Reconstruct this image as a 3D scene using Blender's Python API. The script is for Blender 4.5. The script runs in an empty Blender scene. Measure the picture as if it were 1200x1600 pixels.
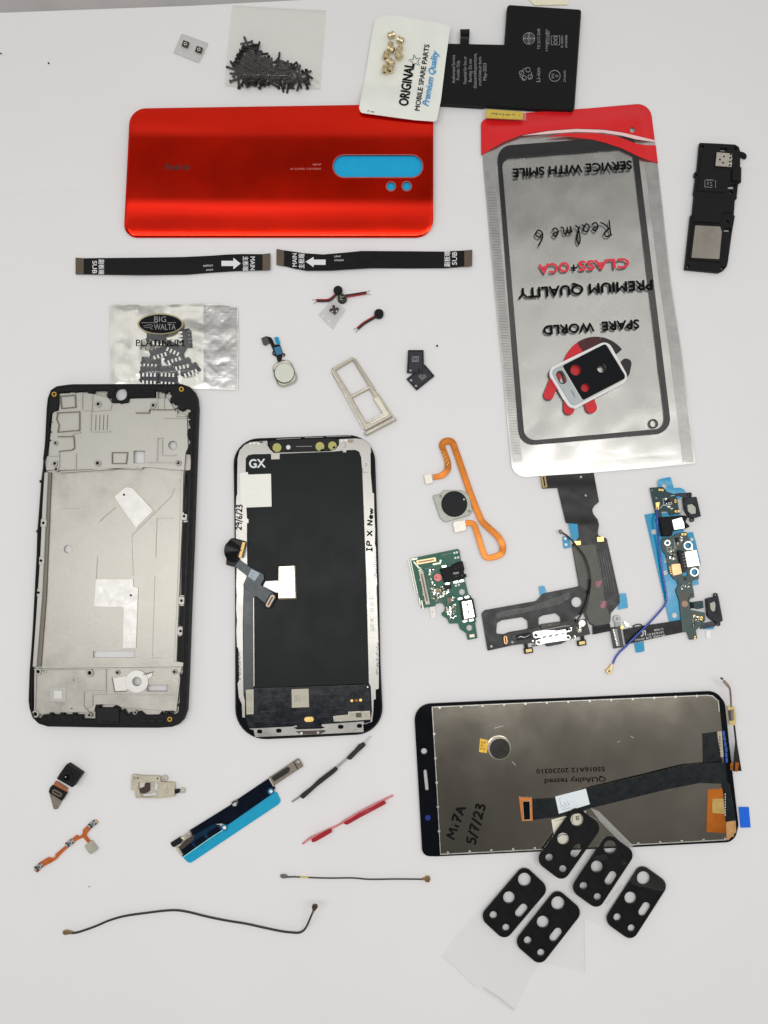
WORLD = 1.0
LAMP = 1.7
TUBE = 1.3
SIDE = .46
import bpy, bmesh, math, random
from mathutils import Vector, noise
from mathutils.geometry import tessellate_polygon
random.seed(7)
sc = bpy.context.scene
COL = sc.collection
# ------------------------------------------------------------------ camera (26 mm equivalent, tilted 5 degrees)
F = 1600 * 26 / 36
TILT = math.radians(5)
K = .00032
HC = K * F * math.cos(TILT)
CAM = Vector((0, -HC * math.tan(TILT), HC))
FW = Vector((0, math.sin(TILT), -math.cos(TILT)))
UP = Vector((0, math.cos(TILT), math.sin(TILT)))
MM = .32                      # mm per traced pixel on the table


def P(x, y, z=0.0):
    """table point (metres) of a traced photo pixel lying z millimetres above the table"""
    if callable(z):
        z = z(x, y)
    d = FW + UP * ((800 - y) / F) + Vector(((x - 600) / F, 0, 0))
    return CAM + d * ((HC - z / 1000) / -d.z)


cam = bpy.data.objects.new('camera', bpy.data.cameras.new('camera'))
COL.objects.link(cam)
cam.location = CAM
cam.rotation_euler = (TILT, 0, 0)
cam.data.sensor_fit = 'VERTICAL'
cam.data.sensor_height = 36
cam.data.lens = 26
cam.data.clip_start = .01
cam.data.clip_end = 50
sc.camera = cam


# ------------------------------------------------------------------ materials
def lin(c):
    c /= 255
    return c / 12.92 if c <= .04045 else ((c + .055) / 1.055) ** 2.4


def S(r, g, b, k=1.2):
    return tuple(min(.88, lin(v) * k) for v in (r, g, b))


def M(name, rgb, rough=.5, metal=0, spec=.5, coat=0, vary=.08, vs=300, bump=0, bs=900, rv=.08, crough=.05, aniso=0):
    m = bpy.data.materials.new(name)
    m.use_nodes = True
    nt = m.node_tree
    N, L = nt.nodes, nt.links
    b = N['Principled BSDF']
    b.inputs['Metallic'].default_value = metal
    b.inputs['Specular IOR Level'].default_value = spec
    b.inputs['Coat Weight'].default_value = coat
    b.inputs['Coat Roughness'].default_value = crough
    b.inputs['Anisotropic'].default_value = aniso
    tc = N.new('ShaderNodeTexCoord')
    n1 = N.new('ShaderNodeTexNoise')
    n1.inputs['Scale'].default_value = vs
    n1.inputs['Detail'].default_value = 5
    n1.inputs['Roughness'].default_value = .62
    L.new(tc.outputs['Object'], n1.inputs['Vector'])
    mx = N.new('ShaderNodeMix')
    mx.data_type = 'RGBA'
    mx.inputs[6].default_value = (*[max(0, v * (1 - vary)) for v in rgb], 1)
    mx.inputs[7].default_value = (*[min(.95, v * (1 + vary)) for v in rgb], 1)
    mr = N.new('ShaderNodeMapRange')
    mr.inputs[1].default_value = .3
    mr.inputs[2].default_value = .7
    L.new(n1.outputs['Fac'], mr.inputs[0])
    L.new(mr.outputs[0], mx.inputs[0])
    L.new(mx.outputs[2], b.inputs['Base Color'])
    m2 = N.new('ShaderNodeMapRange')
    m2.inputs[1].default_value = .3
    m2.inputs[2].default_value = .7
    m2.inputs[3].default_value = max(0.02, rough - rv)
    m2.inputs[4].default_value = min(1, rough + rv)
    L.new(n1.outputs['Fac'], m2.inputs[0])
    L.new(m2.outputs[0], b.inputs['Roughness'])
    if bump:
        n2 = N.new('ShaderNodeTexNoise')
        n2.inputs['Scale'].default_value = bs
        n2.inputs['Detail'].default_value = 4
        L.new(tc.outputs['Object'], n2.inputs['Vector'])
        bp = N.new('ShaderNodeBump')
        bp.inputs['Strength'].default_value = bump
        bp.inputs['Distance'].default_value = .0004
        L.new(n2.outputs['Fac'], bp.inputs['Height'])
        L.new(bp.outputs[0], b.inputs['Normal'])
    return m


def clear(name, tint=(1, 1, 1), haze=.06, rough=.12, ior=1.45, bump=.0, bs=150):
    m = bpy.data.materials.new(name)
    m.use_nodes = True
    nt = m.node_tree
    N, L = nt.nodes, nt.links
    N.remove(N['Principled BSDF'])
    t = N.new('ShaderNodeBsdfTransparent')
    t.inputs[0].default_value = (*tint, 1)
    g = N.new('ShaderNodeBsdfGlossy')
    g.inputs['Roughness'].default_value = rough
    d = N.new('ShaderNodeBsdfDiffuse')
    d.inputs[0].default_value = (.82, .82, .80, 1)
    lw = N.new('ShaderNodeLayerWeight')
    lw.inputs[0].default_value = .5
    pw = N.new('ShaderNodeMath')
    pw.operation = 'POWER'
    pw.inputs[1].default_value = 5
    L.new(lw.outputs['Facing'], pw.inputs[0])
    fr = N.new('ShaderNodeMapRange')
    fr.inputs[3].default_value = ((ior - 1) / (ior + 1)) ** 2
    fr.inputs[4].default_value = .7
    L.new(pw.outputs[0], fr.inputs[0])
    a = N.new('ShaderNodeMixShader')
    c = N.new('ShaderNodeMixShader')
    c.inputs[0].default_value = haze
    L.new(fr.outputs[0], a.inputs[0])
    L.new(t.outputs[0], a.inputs[1])
    L.new(g.outputs[0], a.inputs[2])
    L.new(a.outputs[0], c.inputs[1])
    L.new(d.outputs[0], c.inputs[2])
    L.new(c.outputs[0], N['Material Output'].inputs[0])
    if bump:
        tc = N.new('ShaderNodeTexCoord')
        n2 = N.new('ShaderNodeTexNoise')
        n2.inputs['Scale'].default_value = bs
        L.new(tc.outputs['Object'], n2.inputs['Vector'])
        bp = N.new('ShaderNodeBump')
        bp.inputs['Strength'].default_value = bump
        bp.inputs['Distance'].default_value = .001
        L.new(n2.outputs['Fac'], bp.inputs['Height'])
        L.new(bp.outputs[0], g.inputs['Normal'])
    return m


# ------------------------------------------------------------------ 2-D helpers (traced pixels)
def circ(cx, cy, r, n=28, ry=None, a0=0, a1=360):
    k = n if a1 - a0 >= 360 else n + 1
    return [(cx + r * math.cos(math.radians(a0 + (a1 - a0) * i / n)), cy + (ry or r) * math.sin(math.radians(a0 + (a1 - a0) * i / n))) for i in range(k)]


def rect(cx, cy, w, h, ang=0, r=0):
    c, s = math.cos(math.radians(ang)), math.sin(math.radians(ang))
    p = [(cx + x * c - y * s, cy + x * s + y * c) for x, y in ((-w / 2, -h / 2), (w / 2, -h / 2), (w / 2, h / 2), (-w / 2, h / 2))]
    return rnd(p, r) if r else p


def pill(cx, cy, w, h, ang=0):
    return rect(cx, cy, w, h, ang, min(w, h) / 2 * .995)


def rnd(pts, r, seg=6):
    out, n = [], len(pts)
    for i, p in enumerate(pts):
        rr = r[i] if isinstance(r, (list, tuple)) else r
        if rr <= 0:
            out.append(p)
            continue
        a, b = Vector(pts[i - 1]) - Vector(p), Vector(pts[(i + 1) % n]) - Vector(p)
        la, lb = a.length, b.length
        if la < 1e-6 or lb < 1e-6:
            continue
        th = a.angle(b)
        if th > 3.05:
            out.append(p)
            continue
        t = min(rr / math.tan(th / 2), la * .49, lb * .49)
        A, B, C = Vector(p) + a / la * t, Vector(p) + b / lb * t, Vector(p)
        h = .5523
        A2, B2 = A.lerp(C, h), B.lerp(C, h)
        for k in range(seg + 1):
            u = k / seg
            q = A * (1 - u) ** 3 + A2 * 3 * u * (1 - u) ** 2 + B2 * 3 * u * u * (1 - u) + B * u ** 3
            out.append((q.x, q.y))
    return out


def area2(p):
    return sum(p[i - 1][0] * p[i][1] - p[i][0] * p[i - 1][1] for i in range(len(p)))


def clean(p):
    out = []
    for q in p:
        if not out or (Vector(q) - Vector(out[-1])).length > .02:
            out.append(tuple(q))
    if len(out) > 3 and (Vector(out[0]) - Vector(out[-1])).length <= .02:
        out.pop()
    return out


def offset(p, d):
    """move a loop d pixels towards its own inside"""
    sg = 1 if area2(p) > 0 else -1
    out, n = [], len(p)
    for i in range(n):
        a, b, c = Vector(p[i - 1]), Vector(p[i]), Vector(p[(i + 1) % n])
        e, f = (b - a).normalized(), (c - b).normalized()
        n1, n2 = Vector((-e.y, e.x)) * sg, Vector((-f.y, f.x)) * sg
        m = n1 + n2
        k = m.length
        m = m / k if k > 1e-4 else n1
        q = b + m * d / max(.45, m.dot(n1))
        out.append((q.x, q.y))
    return out


def smooth(t, a, b):
    u = max(0, min(1, (t - a) / (b - a)))
    return u * u * (3 - 2 * u)


def edge_dist(p, x, y):
    best = 1e9
    for i in range(len(p)):
        ax, ay = p[i - 1]
        bx, by = p[i]
        dx, dy = bx - ax, by - ay
        t = max(0, min(1, ((x - ax) * dx + (y - ay) * dy) / (dx * dx + dy * dy + 1e-9)))
        best = min(best, (x - ax - t * dx) ** 2 + (y - ay - t * dy) ** 2)
    return math.sqrt(best)


def inside(p, x, y):
    r = False
    for i in range(len(p)):
        (ax, ay), (bx, by) = p[i - 1], p[i]
        if (ay > y) != (by > y) and x < (bx - ax) * (y - ay) / (by - ay) + ax:
            r = not r
    return r


def spline(pts, res=8):
    pts = [Vector(p) for p in pts]
    if len(pts) < 3:
        return [pts[0].lerp(pts[-1], k / res) for k in range(res + 1)]
    out = []
    for i in range(len(pts) - 1):
        a, b, c, d = pts[max(0, i - 1)], pts[i], pts[i + 1], pts[min(len(pts) - 1, i + 2)]
        for k in range(res):
            t = k / res
            out.append(.5 * (2 * b + (c - a) * t + (2 * a - 5 * b + 4 * c - d) * t * t + (3 * b - a - 3 * c + d) * t ** 3))
    out.append(pts[-1])
    return out


# ------------------------------------------------------------------ objects
ORG = {}


def root_of(o):
    while o.parent:
        o = o.parent
    return o


def props(o, label, cat=None, group=None):
    if label:
        o['label'] = label
    if cat:
        o['category'] = cat
    if group:
        o['group'] = group
    return o


def thing(name, label, cat, x, y, z=0, group=None):
    o = bpy.data.objects.new(name, None)
    COL.objects.link(o)
    o.empty_display_size = .005
    o.location = P(x, y, z)
    ORG[o.name] = o.location.copy()
    return props(o, label, cat, group)


def fin(name, bm, mat, parent=None, label=None, flat=False, ang=38):
    bmesh.ops.remove_doubles(bm, verts=bm.verts, dist=1e-7)
    bmesh.ops.recalc_face_normals(bm, faces=bm.faces)
    if parent is None:
        vs = [v.co for v in bm.verts]
        o0 = Vector((sum(v.x for v in vs) / len(vs), sum(v.y for v in vs) / len(vs), min(v.z for v in vs)))
    else:
        o0 = ORG[root_of(parent).name]
    for v in bm.verts:
        v.co -= o0
    me = bpy.data.meshes.new(name)
    bm.to_mesh(me)
    bm.free()
    if not flat and len(me.polygons):
        me.shade_smooth()
        me.set_sharp_from_angle(angle=math.radians(ang))
    me.materials.append(mat)
    o = bpy.data.objects.new(name, me)
    COL.objects.link(o)
    if parent is None:
        o.location = o0
        ORG[o.name] = o0
    else:
        o.parent = parent
    if label:
        o['label'] = label
    return o


def add_solid(bm, loops, z0, z1, ch=.12):
    """closed plate through traced loops (outline, then holes); z in mm, either may be a function of (x, y)"""
    loops = [clean(l) for l in loops]
    c = ch / MM
    top = [offset(l, c if i == 0 else -c) for i, l in enumerate(loops)]
    Z0 = z0 if callable(z0) else (lambda x, y: z0)
    Z1 = z1 if callable(z1) else (lambda x, y: z1)
    A, B, C = [], [], []
    for l, t in zip(loops, top):
        ra, rb, rc = [], [], []
        for (x, y), (tx, ty) in zip(l, t):
            ra.append(bm.verts.new(P(tx, ty, Z1(tx, ty))))
            q = P(x, y, Z1(x, y))
            rb.append(bm.verts.new((q.x, q.y, q.z - ch / 1000)))
            rc.append(bm.verts.new((q.x, q.y, Z0(x, y) / 1000)))
        A.append(ra)
        B.append(rb)
        C.append(rc)
    tris = tessellate_polygon([[Vector((x, y, 0)) for x, y in t] for t in top])
    fa = [v for r in A for v in r]
    fc = [v for r in C for v in r]
    for t in tris:
        if len(set(t)) == 3:
            try:
                bm.faces.new([fa[i] for i in t])
                bm.faces.new([fc[i] for i in reversed(t)])
            except ValueError:
                pass
    for ra, rb, rc in zip(A, B, C):
        n = len(ra)
        for i in range(n):
            j = (i + 1) % n
            for p, q in ((ra, rb), (rb, rc)):
                try:
                    bm.faces.new((p[i], p[j], q[j], q[i]))
                except ValueError:
                    pass


def shape(name, pts, z0, z1, mat, parent=None, holes=(), ch=.12, label=None):
    bm = bmesh.new()
    add_solid(bm, [pts, *holes], z0, z1, ch)
    return fin(name, bm, mat, parent, label)


def sheet(name, pts, zf, thick, mat, parent=None, holes=(), cell=6, label=None, ang=60):
    """thin sheet with its own relief zf(x, y) in mm and a real thickness"""
    loops = [clean(pts), *[clean(h) for h in holes]]
    bm = bmesh.new()
    vs = [bm.verts.new((x, y, 0)) for l in loops for x, y in l]
    for t in tessellate_polygon([[Vector((x, y, 0)) for x, y in l] for l in loops]):
        if len(set(t)) == 3:
            try:
                bm.faces.new([vs[i] for i in t])
            except ValueError:
                pass
    xs, ys = [p[0] for p in loops[0]], [p[1] for p in loops[0]]
    for ax, lo, hi in ((0, min(xs), max(xs)), (1, min(ys), max(ys))):
        n = max(1, int((hi - lo) / cell))
        for k in range(1, n):
            co = Vector((0, 0, 0))
            co[ax] = lo + (hi - lo) * k / n
            no = Vector((0, 0, 0))
            no[ax] = 1
            bmesh.ops.bisect_plane(bm, geom=bm.verts[:] + bm.edges[:] + bm.faces[:], plane_co=co, plane_no=no, dist=1e-5)
    for v in bm.verts:
        v.co = P(v.co.x, v.co.y, zf)
    if thick:
        r = bmesh.ops.extrude_face_region(bm, geom=bm.faces[:], use_keep_orig=True)
        for v in r['geom']:
            if isinstance(v, bmesh.types.BMVert):
                v.co.z -= thick / 1000
    return fin(name, bm, mat, parent, label, ang=ang)


def tube(name, pts, r, mat, parent=None, n=8, res=8, label=None):
    """round wire; pts are (x, y, z mm), r in mm"""
    q = spline([P(*p) for p in pts], res)
    rr = r if isinstance(r, (list, tuple)) else None
    bm = bmesh.new()
    rings, nrm = [], Vector((0, 0, 1))
    for i, c in enumerate(q):
        d = (q[min(i + 1, len(q) - 1)] - q[max(i - 1, 0)]).normalized()
        nrm = (nrm - d * nrm.dot(d))
        nrm = nrm.normalized() if nrm.length > 1e-4 else d.orthogonal().normalized()
        bn = d.cross(nrm)
        if rr:
            u = i / (len(q) - 1) * (len(rr) - 1)
            k = min(int(u), len(rr) - 2)
            R = rr[k] + (rr[k + 1] - rr[k]) * (u - k)
        else:
            R = r
        rings.append([bm.verts.new(c + (nrm * math.cos(2 * math.pi * j / n) + bn * math.sin(2 * math.pi * j / n)) * R / 1000) for j in range(n)])
    for a, b in zip(rings, rings[1:]):
        for j in range(n):
            bm.faces.new((a[j], a[(j + 1) % n], b[(j + 1) % n], b[j]))
    bm.faces.new(rings[0])
    bm.faces.new(rings[-1])
    return fin(name, bm, mat, parent, label)


def ribbon(name, pts, thick, mat, parent=None, res=6, label=None, flat_pts=False):
    """flat flex cable; pts are (x, y, z mm, width px)"""
    q = [Vector(p) for p in pts] if flat_pts else spline([Vector(p) for p in pts], res)
    bm = bmesh.new()
    rows = []
    for i, c in enumerate(q):
        d = q[min(i + 1, len(q) - 1)] - q[max(i - 1, 0)]
        d = Vector((d[0], d[1]))
        d = d.normalized() if d.length > 1e-6 else Vector((1, 0))
        s = Vector((-d.y, d.x)) * c[3] / 2
        a, b = P(c[0] + s.x, c[1] + s.y, c[2]), P(c[0] - s.x, c[1] - s.y, c[2])
        dz = Vector((0, 0, thick / 1000))
        rows.append([bm.verts.new(v) for v in (a, b, b - dz, a - dz)])
    for a, b in zip(rows, rows[1:]):
        for j in range(4):
            bm.faces.new((a[j], a[(j + 1) % 4], b[(j + 1) % 4], b[j]))
    bm.faces.new(rows[0])
    bm.faces.new(rows[-1])
    return fin(name, bm, mat, parent, label)


def wall(name, pl, w, z0, z1, mat, parent, closed=False):
    """thin upright rib along a traced line"""
    pl = [Vector(p) for p in pl]
    n = len(pl)
    bm = bmesh.new()
    if closed:
        pts = [tuple(p) for p in pl]
        o, i = offset(pts, -w / 2), offset(pts, w / 2)
        add_solid(bm, [o, i], z0, z1, .05)
    else:
        L, R = [], []
        for i, p in enumerate(pl):
            e = (pl[i] - pl[i - 1]).normalized() if i else (pl[1] - pl[0]).normalized()
            f = (pl[i + 1] - pl[i]).normalized() if i < n - 1 else e
            m = (Vector((-e.y, e.x)) + Vector((-f.y, f.x))).normalized()
            k = w / 2 / max(.5, m.dot(Vector((-e.y, e.x))))
            L.append(tuple(p + m * k))
            R.append(tuple(p - m * k))
        add_solid(bm, [L + R[::-1]], z0, z1, .05)
    return fin(name, bm, mat, parent)


FONT_CACHE = {}


def glyphs(s, bold, shear):
    k = (s, bold, shear)
    if k not in FONT_CACHE:
        cu = bpy.data.curves.new('lettering', 'FONT')
        cu.body = s
        cu.resolution_u = 3
        cu.offset = bold
        cu.shear = shear
        o = bpy.data.objects.new('lettering', cu)
        me = o.to_mesh()
        FONT_CACHE[k] = ([v.co.copy() for v in me.vertices], [tuple(p.vertices) for p in me.polygons])
        o.to_mesh_clear()
        bpy.data.objects.remove(o)
        bpy.data.curves.remove(cu)
    return FONT_CACHE[k]


def text(s, p0, p1, h, z, mat, parent, bold=.0, shear=0, name='lettering', fat=0):
    """printed line of writing: baseline from p0 to p1 (traced pixels), capitals h pixels high"""
    fat = max(fat, bold * h / .69)
    vs, fs = glyphs(s, 0, shear)
    if not vs:
        return None
    x0, x1 = min(v.x for v in vs), max(v.x for v in vs)
    y1 = max(v.y for v in vs)
    d = Vector(p1) - Vector(p0)
    u = d.normalized()
    up = Vector((u.y, -u.x))
    bm = bmesh.new()
    zf = z if callable(z) else (lambda x, y: z)
    for k, (sx, sy) in enumerate(((0, 0), (-fat, 0), (fat, 0), (0, -fat), (0, fat)) if fat else ((0, 0),)):
        bv = []
        for v in vs:
            q = Vector(p0) + d * ((v.x - x0) / (x1 - x0)) + up * (v.y / y1 * h) + u * sx + up * sy
            bv.append(bm.verts.new(P(q.x, q.y, zf(q.x, q.y) + .008 * k)))
        for f in fs:
            try:
                bm.faces.new([bv[i] for i in f])
            except ValueError:
                pass
    o = fin(name, bm, mat, parent, flat=True)
    return o


def strokes(name, lines, w, z, mat, parent, res=6, curve=True):
    """pen or print lines as thin flat ribbons (w pixels wide)"""
    bm = bmesh.new()
    k = 0
    for ln in lines:
        q = spline([Vector(p) for p in ln], res) if curve and len(ln) > 2 else [Vector(p) for p in ln]
        prev = None
        for i, c in enumerate(q):
            d = (q[min(i + 1, len(q) - 1)] - q[max(i - 1, 0)])
            d = d.normalized() if d.length > 1e-6 else Vector((1, 0))
            wd = w * (.6 if i in (0, len(q) - 1) and len(q) > 2 else 1)
            s = Vector((-d.y, d.x)) * wd / 2
            zz = (z(c.x, c.y) if callable(z) else z) + .02 + .0009 * k
            k += 1
            row = (bm.verts.new(P(c.x + s.x, c.y + s.y, zz)), bm.verts.new(P(c.x - s.x, c.y - s.y, zz)))
            if prev:
                bm.faces.new((prev[0], prev[1], row[1], row[0]))
            prev = row
    return fin(name, bm, mat, parent, flat=True)


HAND = {
    '2': (.6, [[(.05, .8), (.3, 1), (.5, .75), (.3, .35), (.02, .03), (.3, .1), (.6, .02)]]),
    '9': (.55, [[(.5, .85), (.25, 1), (.05, .75), (.25, .52), (.5, .75), (.48, .35), (.35, 0)]]),
    '/': (.4, [[(.02, -.12), (.42, 1.1)]]),
    '6': (.55, [[(.42, 1), (.12, .6), (.05, .2), (.28, 0), (.5, .22), (.3, .45), (.08, .28)]]),
    '3': (.5, [[(.05, .92), (.35, 1), (.42, .75), (.15, .55), (.48, .35), (.35, .02), (0, .08)]]),
    'I': (.5, [[(.05, 1), (.45, 1)], [(.25, 1), (.25, 0)], [(.02, 0), (.48, 0)]]),
    'P': (.55, [[(.08, 0), (.1, 1)], [(.1, 1), (.5, .95), (.48, .6), (.1, .5)]]),
    'X': (.6, [[(.02, 1), (.58, 0)], [(.55, 1), (.02, 0)]]),
    'N': (.6, [[(.05, 0), (.08, 1)], [(.08, 1), (.48, .02)], [(.48, .02), (.55, 1.02)]]),
    'e': (.45, [[(.05, .28), (.4, .36), (.26, .55), (.05, .3), (.18, .02), (.45, .12)]]),
    'w': (.6, [[(.02, .5), (.14, .02), (.28, .42), (.42, .02), (.6, .52)]]),
    'M': (.75, [[(.02, 0), (.12, 1)], [(.12, 1), (.36, .3)], [(.36, .3), (.62, 1)], [(.62, 1), (.7, 0)]]),
    'i': (.22, [[(.1, .55), (.1, 0)], [(.1, .78), (.12, .84)]]),
    '7': (.5, [[(.02, .95), (.5, 1), (.3, .5), (.15, -.05)], [(.12, .5), (.45, .55)]]),
    'A': (.6, [[(.02, 0), (.3, 1)], [(.3, 1), (.58, 0)], [(.12, .38), (.5, .4)]]),
    '5': (.5, [[(.5, 1), (.1, .97)], [(.1, .97), (.08, .55)], [(.08, .55), (.42, .55), (.45, .15), (.2, 0), (.02, .1)]]),
    'R': (.7, [[(.1, 0), (.12, 1)], [(.02, .92), (.4, 1.02), (.5, .75), (.12, .5)], [(.2, .5), (.45, .2), (.7, .05)]]),
    'a': (.55, [[(.42, .45), (.2, .52), (.05, .22), (.22, .02), (.42, .3), (.44, .5)], [(.44, .5), (.42, .12), (.55, .04)]]),
    'l': (.4, [[(0, .1), (.3, .9), (.2, 1.25), (.08, .9), (.12, .2), (.3, .02)]]),
    'm': (.75, [[(.02, .45), (.08, .02)], [(.08, .02), (.12, .42), (.28, .42), (.3, .02)], [(.3, .1), (.38, .42), (.55, .42), (.58, .05), (.75, .05)]]),
    ' ': (.35, []),
}


def hand(s, p0, p1, h, z, mat, parent, w=1.4):
    tot = sum(HAND[c][0] + .12 for c in s)
    d = (Vector(p1) - Vector(p0))
    u = d.normalized()
    up = Vector((u.y, -u.x))
    sx = d.length / tot
    x, lines = 0, []
    for c in s:
        for ln in HAND[c][1]:
            lines.append([tuple(Vector(p0) + u * ((x + a) * sx) + up * (b * h)) for a, b in ln])
        x += HAND[c][0] + .12
    return strokes('handwritten_lettering', lines, w, z, mat, parent)


def lathe(prof, closed=False, n=14):
    """bmesh turned about the x axis from (x, r) in mm"""
    bm = bmesh.new()
    rings = [[bm.verts.new((x / 1000, r / 1000 * math.cos(2 * math.pi * j / n), r / 1000 * math.sin(2 * math.pi * j / n))) for j in range(n)] for x, r in prof]
    prs = list(zip(rings, rings[1:])) + ([(rings[-1], rings[0])] if closed else [])
    for a, b in prs:
        for j in range(n):
            bm.faces.new((a[j], a[(j + 1) % n], b[(j + 1) % n], b[j]))
    if not closed:
        bm.faces.new(rings[0])
        bm.faces.new(rings[-1])
    return bm


def disc(name, cx, cy, r, z0, z1, mat, parent, hole=0, ch=.1, n=28):
    return shape(name, circ(cx, cy, r, n), z0, z1, mat, parent, holes=[circ(cx, cy, hole, n)] if hole else (), ch=ch)


def box(name, cx, cy, w, h, ang, z0, z1, mat, parent, r=0, ch=.08):
    return shape(name, rect(cx, cy, w, h, ang, r), z0, z1, mat, parent, ch=ch)


def N2(x, y, s=30, seed=0):
    return noise.noise(Vector((x / s, y / s, seed)))


# ------------------------------------------------------------------ palette
black = M('black plastic', (.007, .007, .0075), .42, spec=.22, bump=.08, bs=2500)
matte = M('matte black plastic', (.008, .008, .0085), .6, spec=.2, bump=.1, bs=2500)
satin = M('satin black film', (.006, .006, .0065), .3, spec=.2)
gloss = M('gloss black', (.005, .006, .008), .12, spec=.12, vs=120)
navy = M('dark blue film', (.003, .006, .014), .18, spec=.2)
flexk = M('black flex', (.011, .0115, .0115), .34, spec=.3, vs=160, vary=.2)
steel = M('bright steel', S(205, 202, 192), .24, metal=1, vary=.05, bump=.03, bs=1500)
steel2 = M('dull steel', S(190, 184, 170), .4, metal=.85, vary=.08, bump=.05)
nickel = M('nickel', S(196, 186, 168), .3, metal=.9, vary=.1)
gold = M('gold contact', S(212, 180, 110), .3, metal=.9, vary=.1)
brass = M('brass', S(206, 192, 158), .3, metal=.95, vary=.15, vs=900)
bluef = M('blue film', S(4, 136, 178, 1.2), .2, spec=.3, coat=0, vary=.06, vs=80)
blued = M('deep blue film', S(20, 100, 140, 1.2), .2, spec=.5, coat=.3)
white = M('white print', (.78, .78, .78), .6, spec=.2, vary=.03)
whitel = M('white label', S(228, 226, 218, 1.15), .55, spec=.3, vary=.03)
ink = M('black ink', (.004, .004, .004), .5, spec=.08)
greyp = M('grey print', (.30, .30, .30), .6, spec=.2)
copper = M('orange flex', S(184, 100, 16, 1.0), .3, metal=.3, spec=.3, vary=.2, vs=260)
tin = M('tin solder', S(222, 222, 218), .25, metal=.8, vary=.06)
# ------------------------------------------------------------------ world (grey room) and ceiling light panel
w = bpy.data.worlds.new('World')
sc.world = w
w.use_nodes = True
nt = w.node_tree
N, L = nt.nodes, nt.links
tc = N.new('ShaderNodeTexCoord')
sx = N.new('ShaderNodeSeparateXYZ')
L.new(tc.outputs['Generated'], sx.inputs[0])
mr = N.new('ShaderNodeMapRange')
mr.inputs[1].default_value = -1
mr.inputs[2].default_value = 1
L.new(sx.outputs['Y'], mr.inputs[0])
cr = N.new('ShaderNodeValToRGB')
e = cr.color_ramp.elements
e[0].position, e[0].color = 0, (.10, .10, .10, 1)
e[1].position, e[1].color = 1, (.50, .49, .49, 1)
for p, c in ((.30, .11), (.37, .15), (.45, .19), (.485, .42), (.60, .70), (.68, .95), (.715, .34), (.738, .10), (.76, .14), (.79, .60)):
    x = e.new(p)
    x.color = (c, c * .985, c * .97, 1)
L.new(mr.outputs[0], cr.inputs[0])
zr = N.new('ShaderNodeMapRange')
zr.inputs[1].default_value = .78
zr.inputs[2].default_value = .62
L.new(sx.outputs['Z'], zr.inputs[0])
side = N.new('ShaderNodeMix')
side.data_type = 'RGBA'
side.inputs[7].default_value = (SIDE, SIDE * .98, SIDE * .96, 1)
L.new(zr.outputs[0], side.inputs[0])
no = N.new('ShaderNodeTexNoise')
no.inputs['Scale'].default_value = 2.6
no.inputs['Detail'].default_value = 3
L.new(tc.outputs['Generated'], no.inputs['Vector'])
nm = N.new('ShaderNodeMapRange')
nm.inputs[1].default_value = .3
nm.inputs[2].default_value = .7
nm.inputs[3].default_value = .55
nm.inputs[4].default_value = 1.45
L.new(no.outputs['Fac'], nm.inputs[0])
mu = N.new('ShaderNodeMix')
mu.data_type = 'RGBA'
mu.blend_type = 'MULTIPLY'
mu.inputs[0].default_value = 1
L.new(cr.outputs[0], mu.inputs[6])
L.new(nm.outputs[0], mu.inputs[7])
L.new(mu.outputs[2], side.inputs[6])
bg = N['Background']
L.new(side.outputs[2], bg.inputs[0])
bg.inputs[1].default_value = WORLD


def lamp(name, x, y, z, sx, sy, power, col, aim=(0, 0, 0)):
    d = bpy.data.lights.new(name, 'AREA')
    d.shape = 'RECTANGLE'
    d.size, d.size_y = sx, sy
    d.energy = power
    d.color = col
    o = bpy.data.objects.new(name, d)
    COL.objects.link(o)
    o.location = (x, y, z)
    o.rotation_euler = (Vector(aim) - Vector((x, y, z))).to_track_quat('-Z', 'Y').to_euler()
    return o


lamp('ceiling_light', 0, -.03, .75, 1.0, .285, LAMP, (1, .988, .975), aim=(0, -.03, 0))
lamp('tube_light', 0, -.055, .72, 1.0, .02, TUBE, (1, .99, .98), aim=(0, -.055, 0))
sc.view_settings.view_transform = 'Standard'
sc.view_settings.look = 'None'
sc.view_settings.exposure = .14
sc.view_settings.gamma = 1

# ------------------------------------------------------------------ table and paper
paper = M('white paper', (.80, .793, .792), .75, spec=.15, vary=.012, vs=14, bump=.06, bs=700)
paper2 = M('white paper warm', (.80, .792, .788), .75, spec=.15, vary=.012, vs=11, bump=.06, bs=700)
wood = M('grey table', (.42, .40, .39), .6, spec=.3, vary=.08, vs=40, bump=.05)
bm = bmesh.new()
vs = [bm.verts.new(v) for v in ((-1.2, -1.2, -.0012), (1.2, -1.2, -.0012), (1.2, 1.2, -.0012), (-1.2, 1.2, -.0012))]
bm.faces.new(vs)
fin('table_surface', bm, wood)['kind'] = 'structure'


def paperz(k, amp, base):
    return lambda x, y: base + amp * N2(x, y, 260, k)


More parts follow.
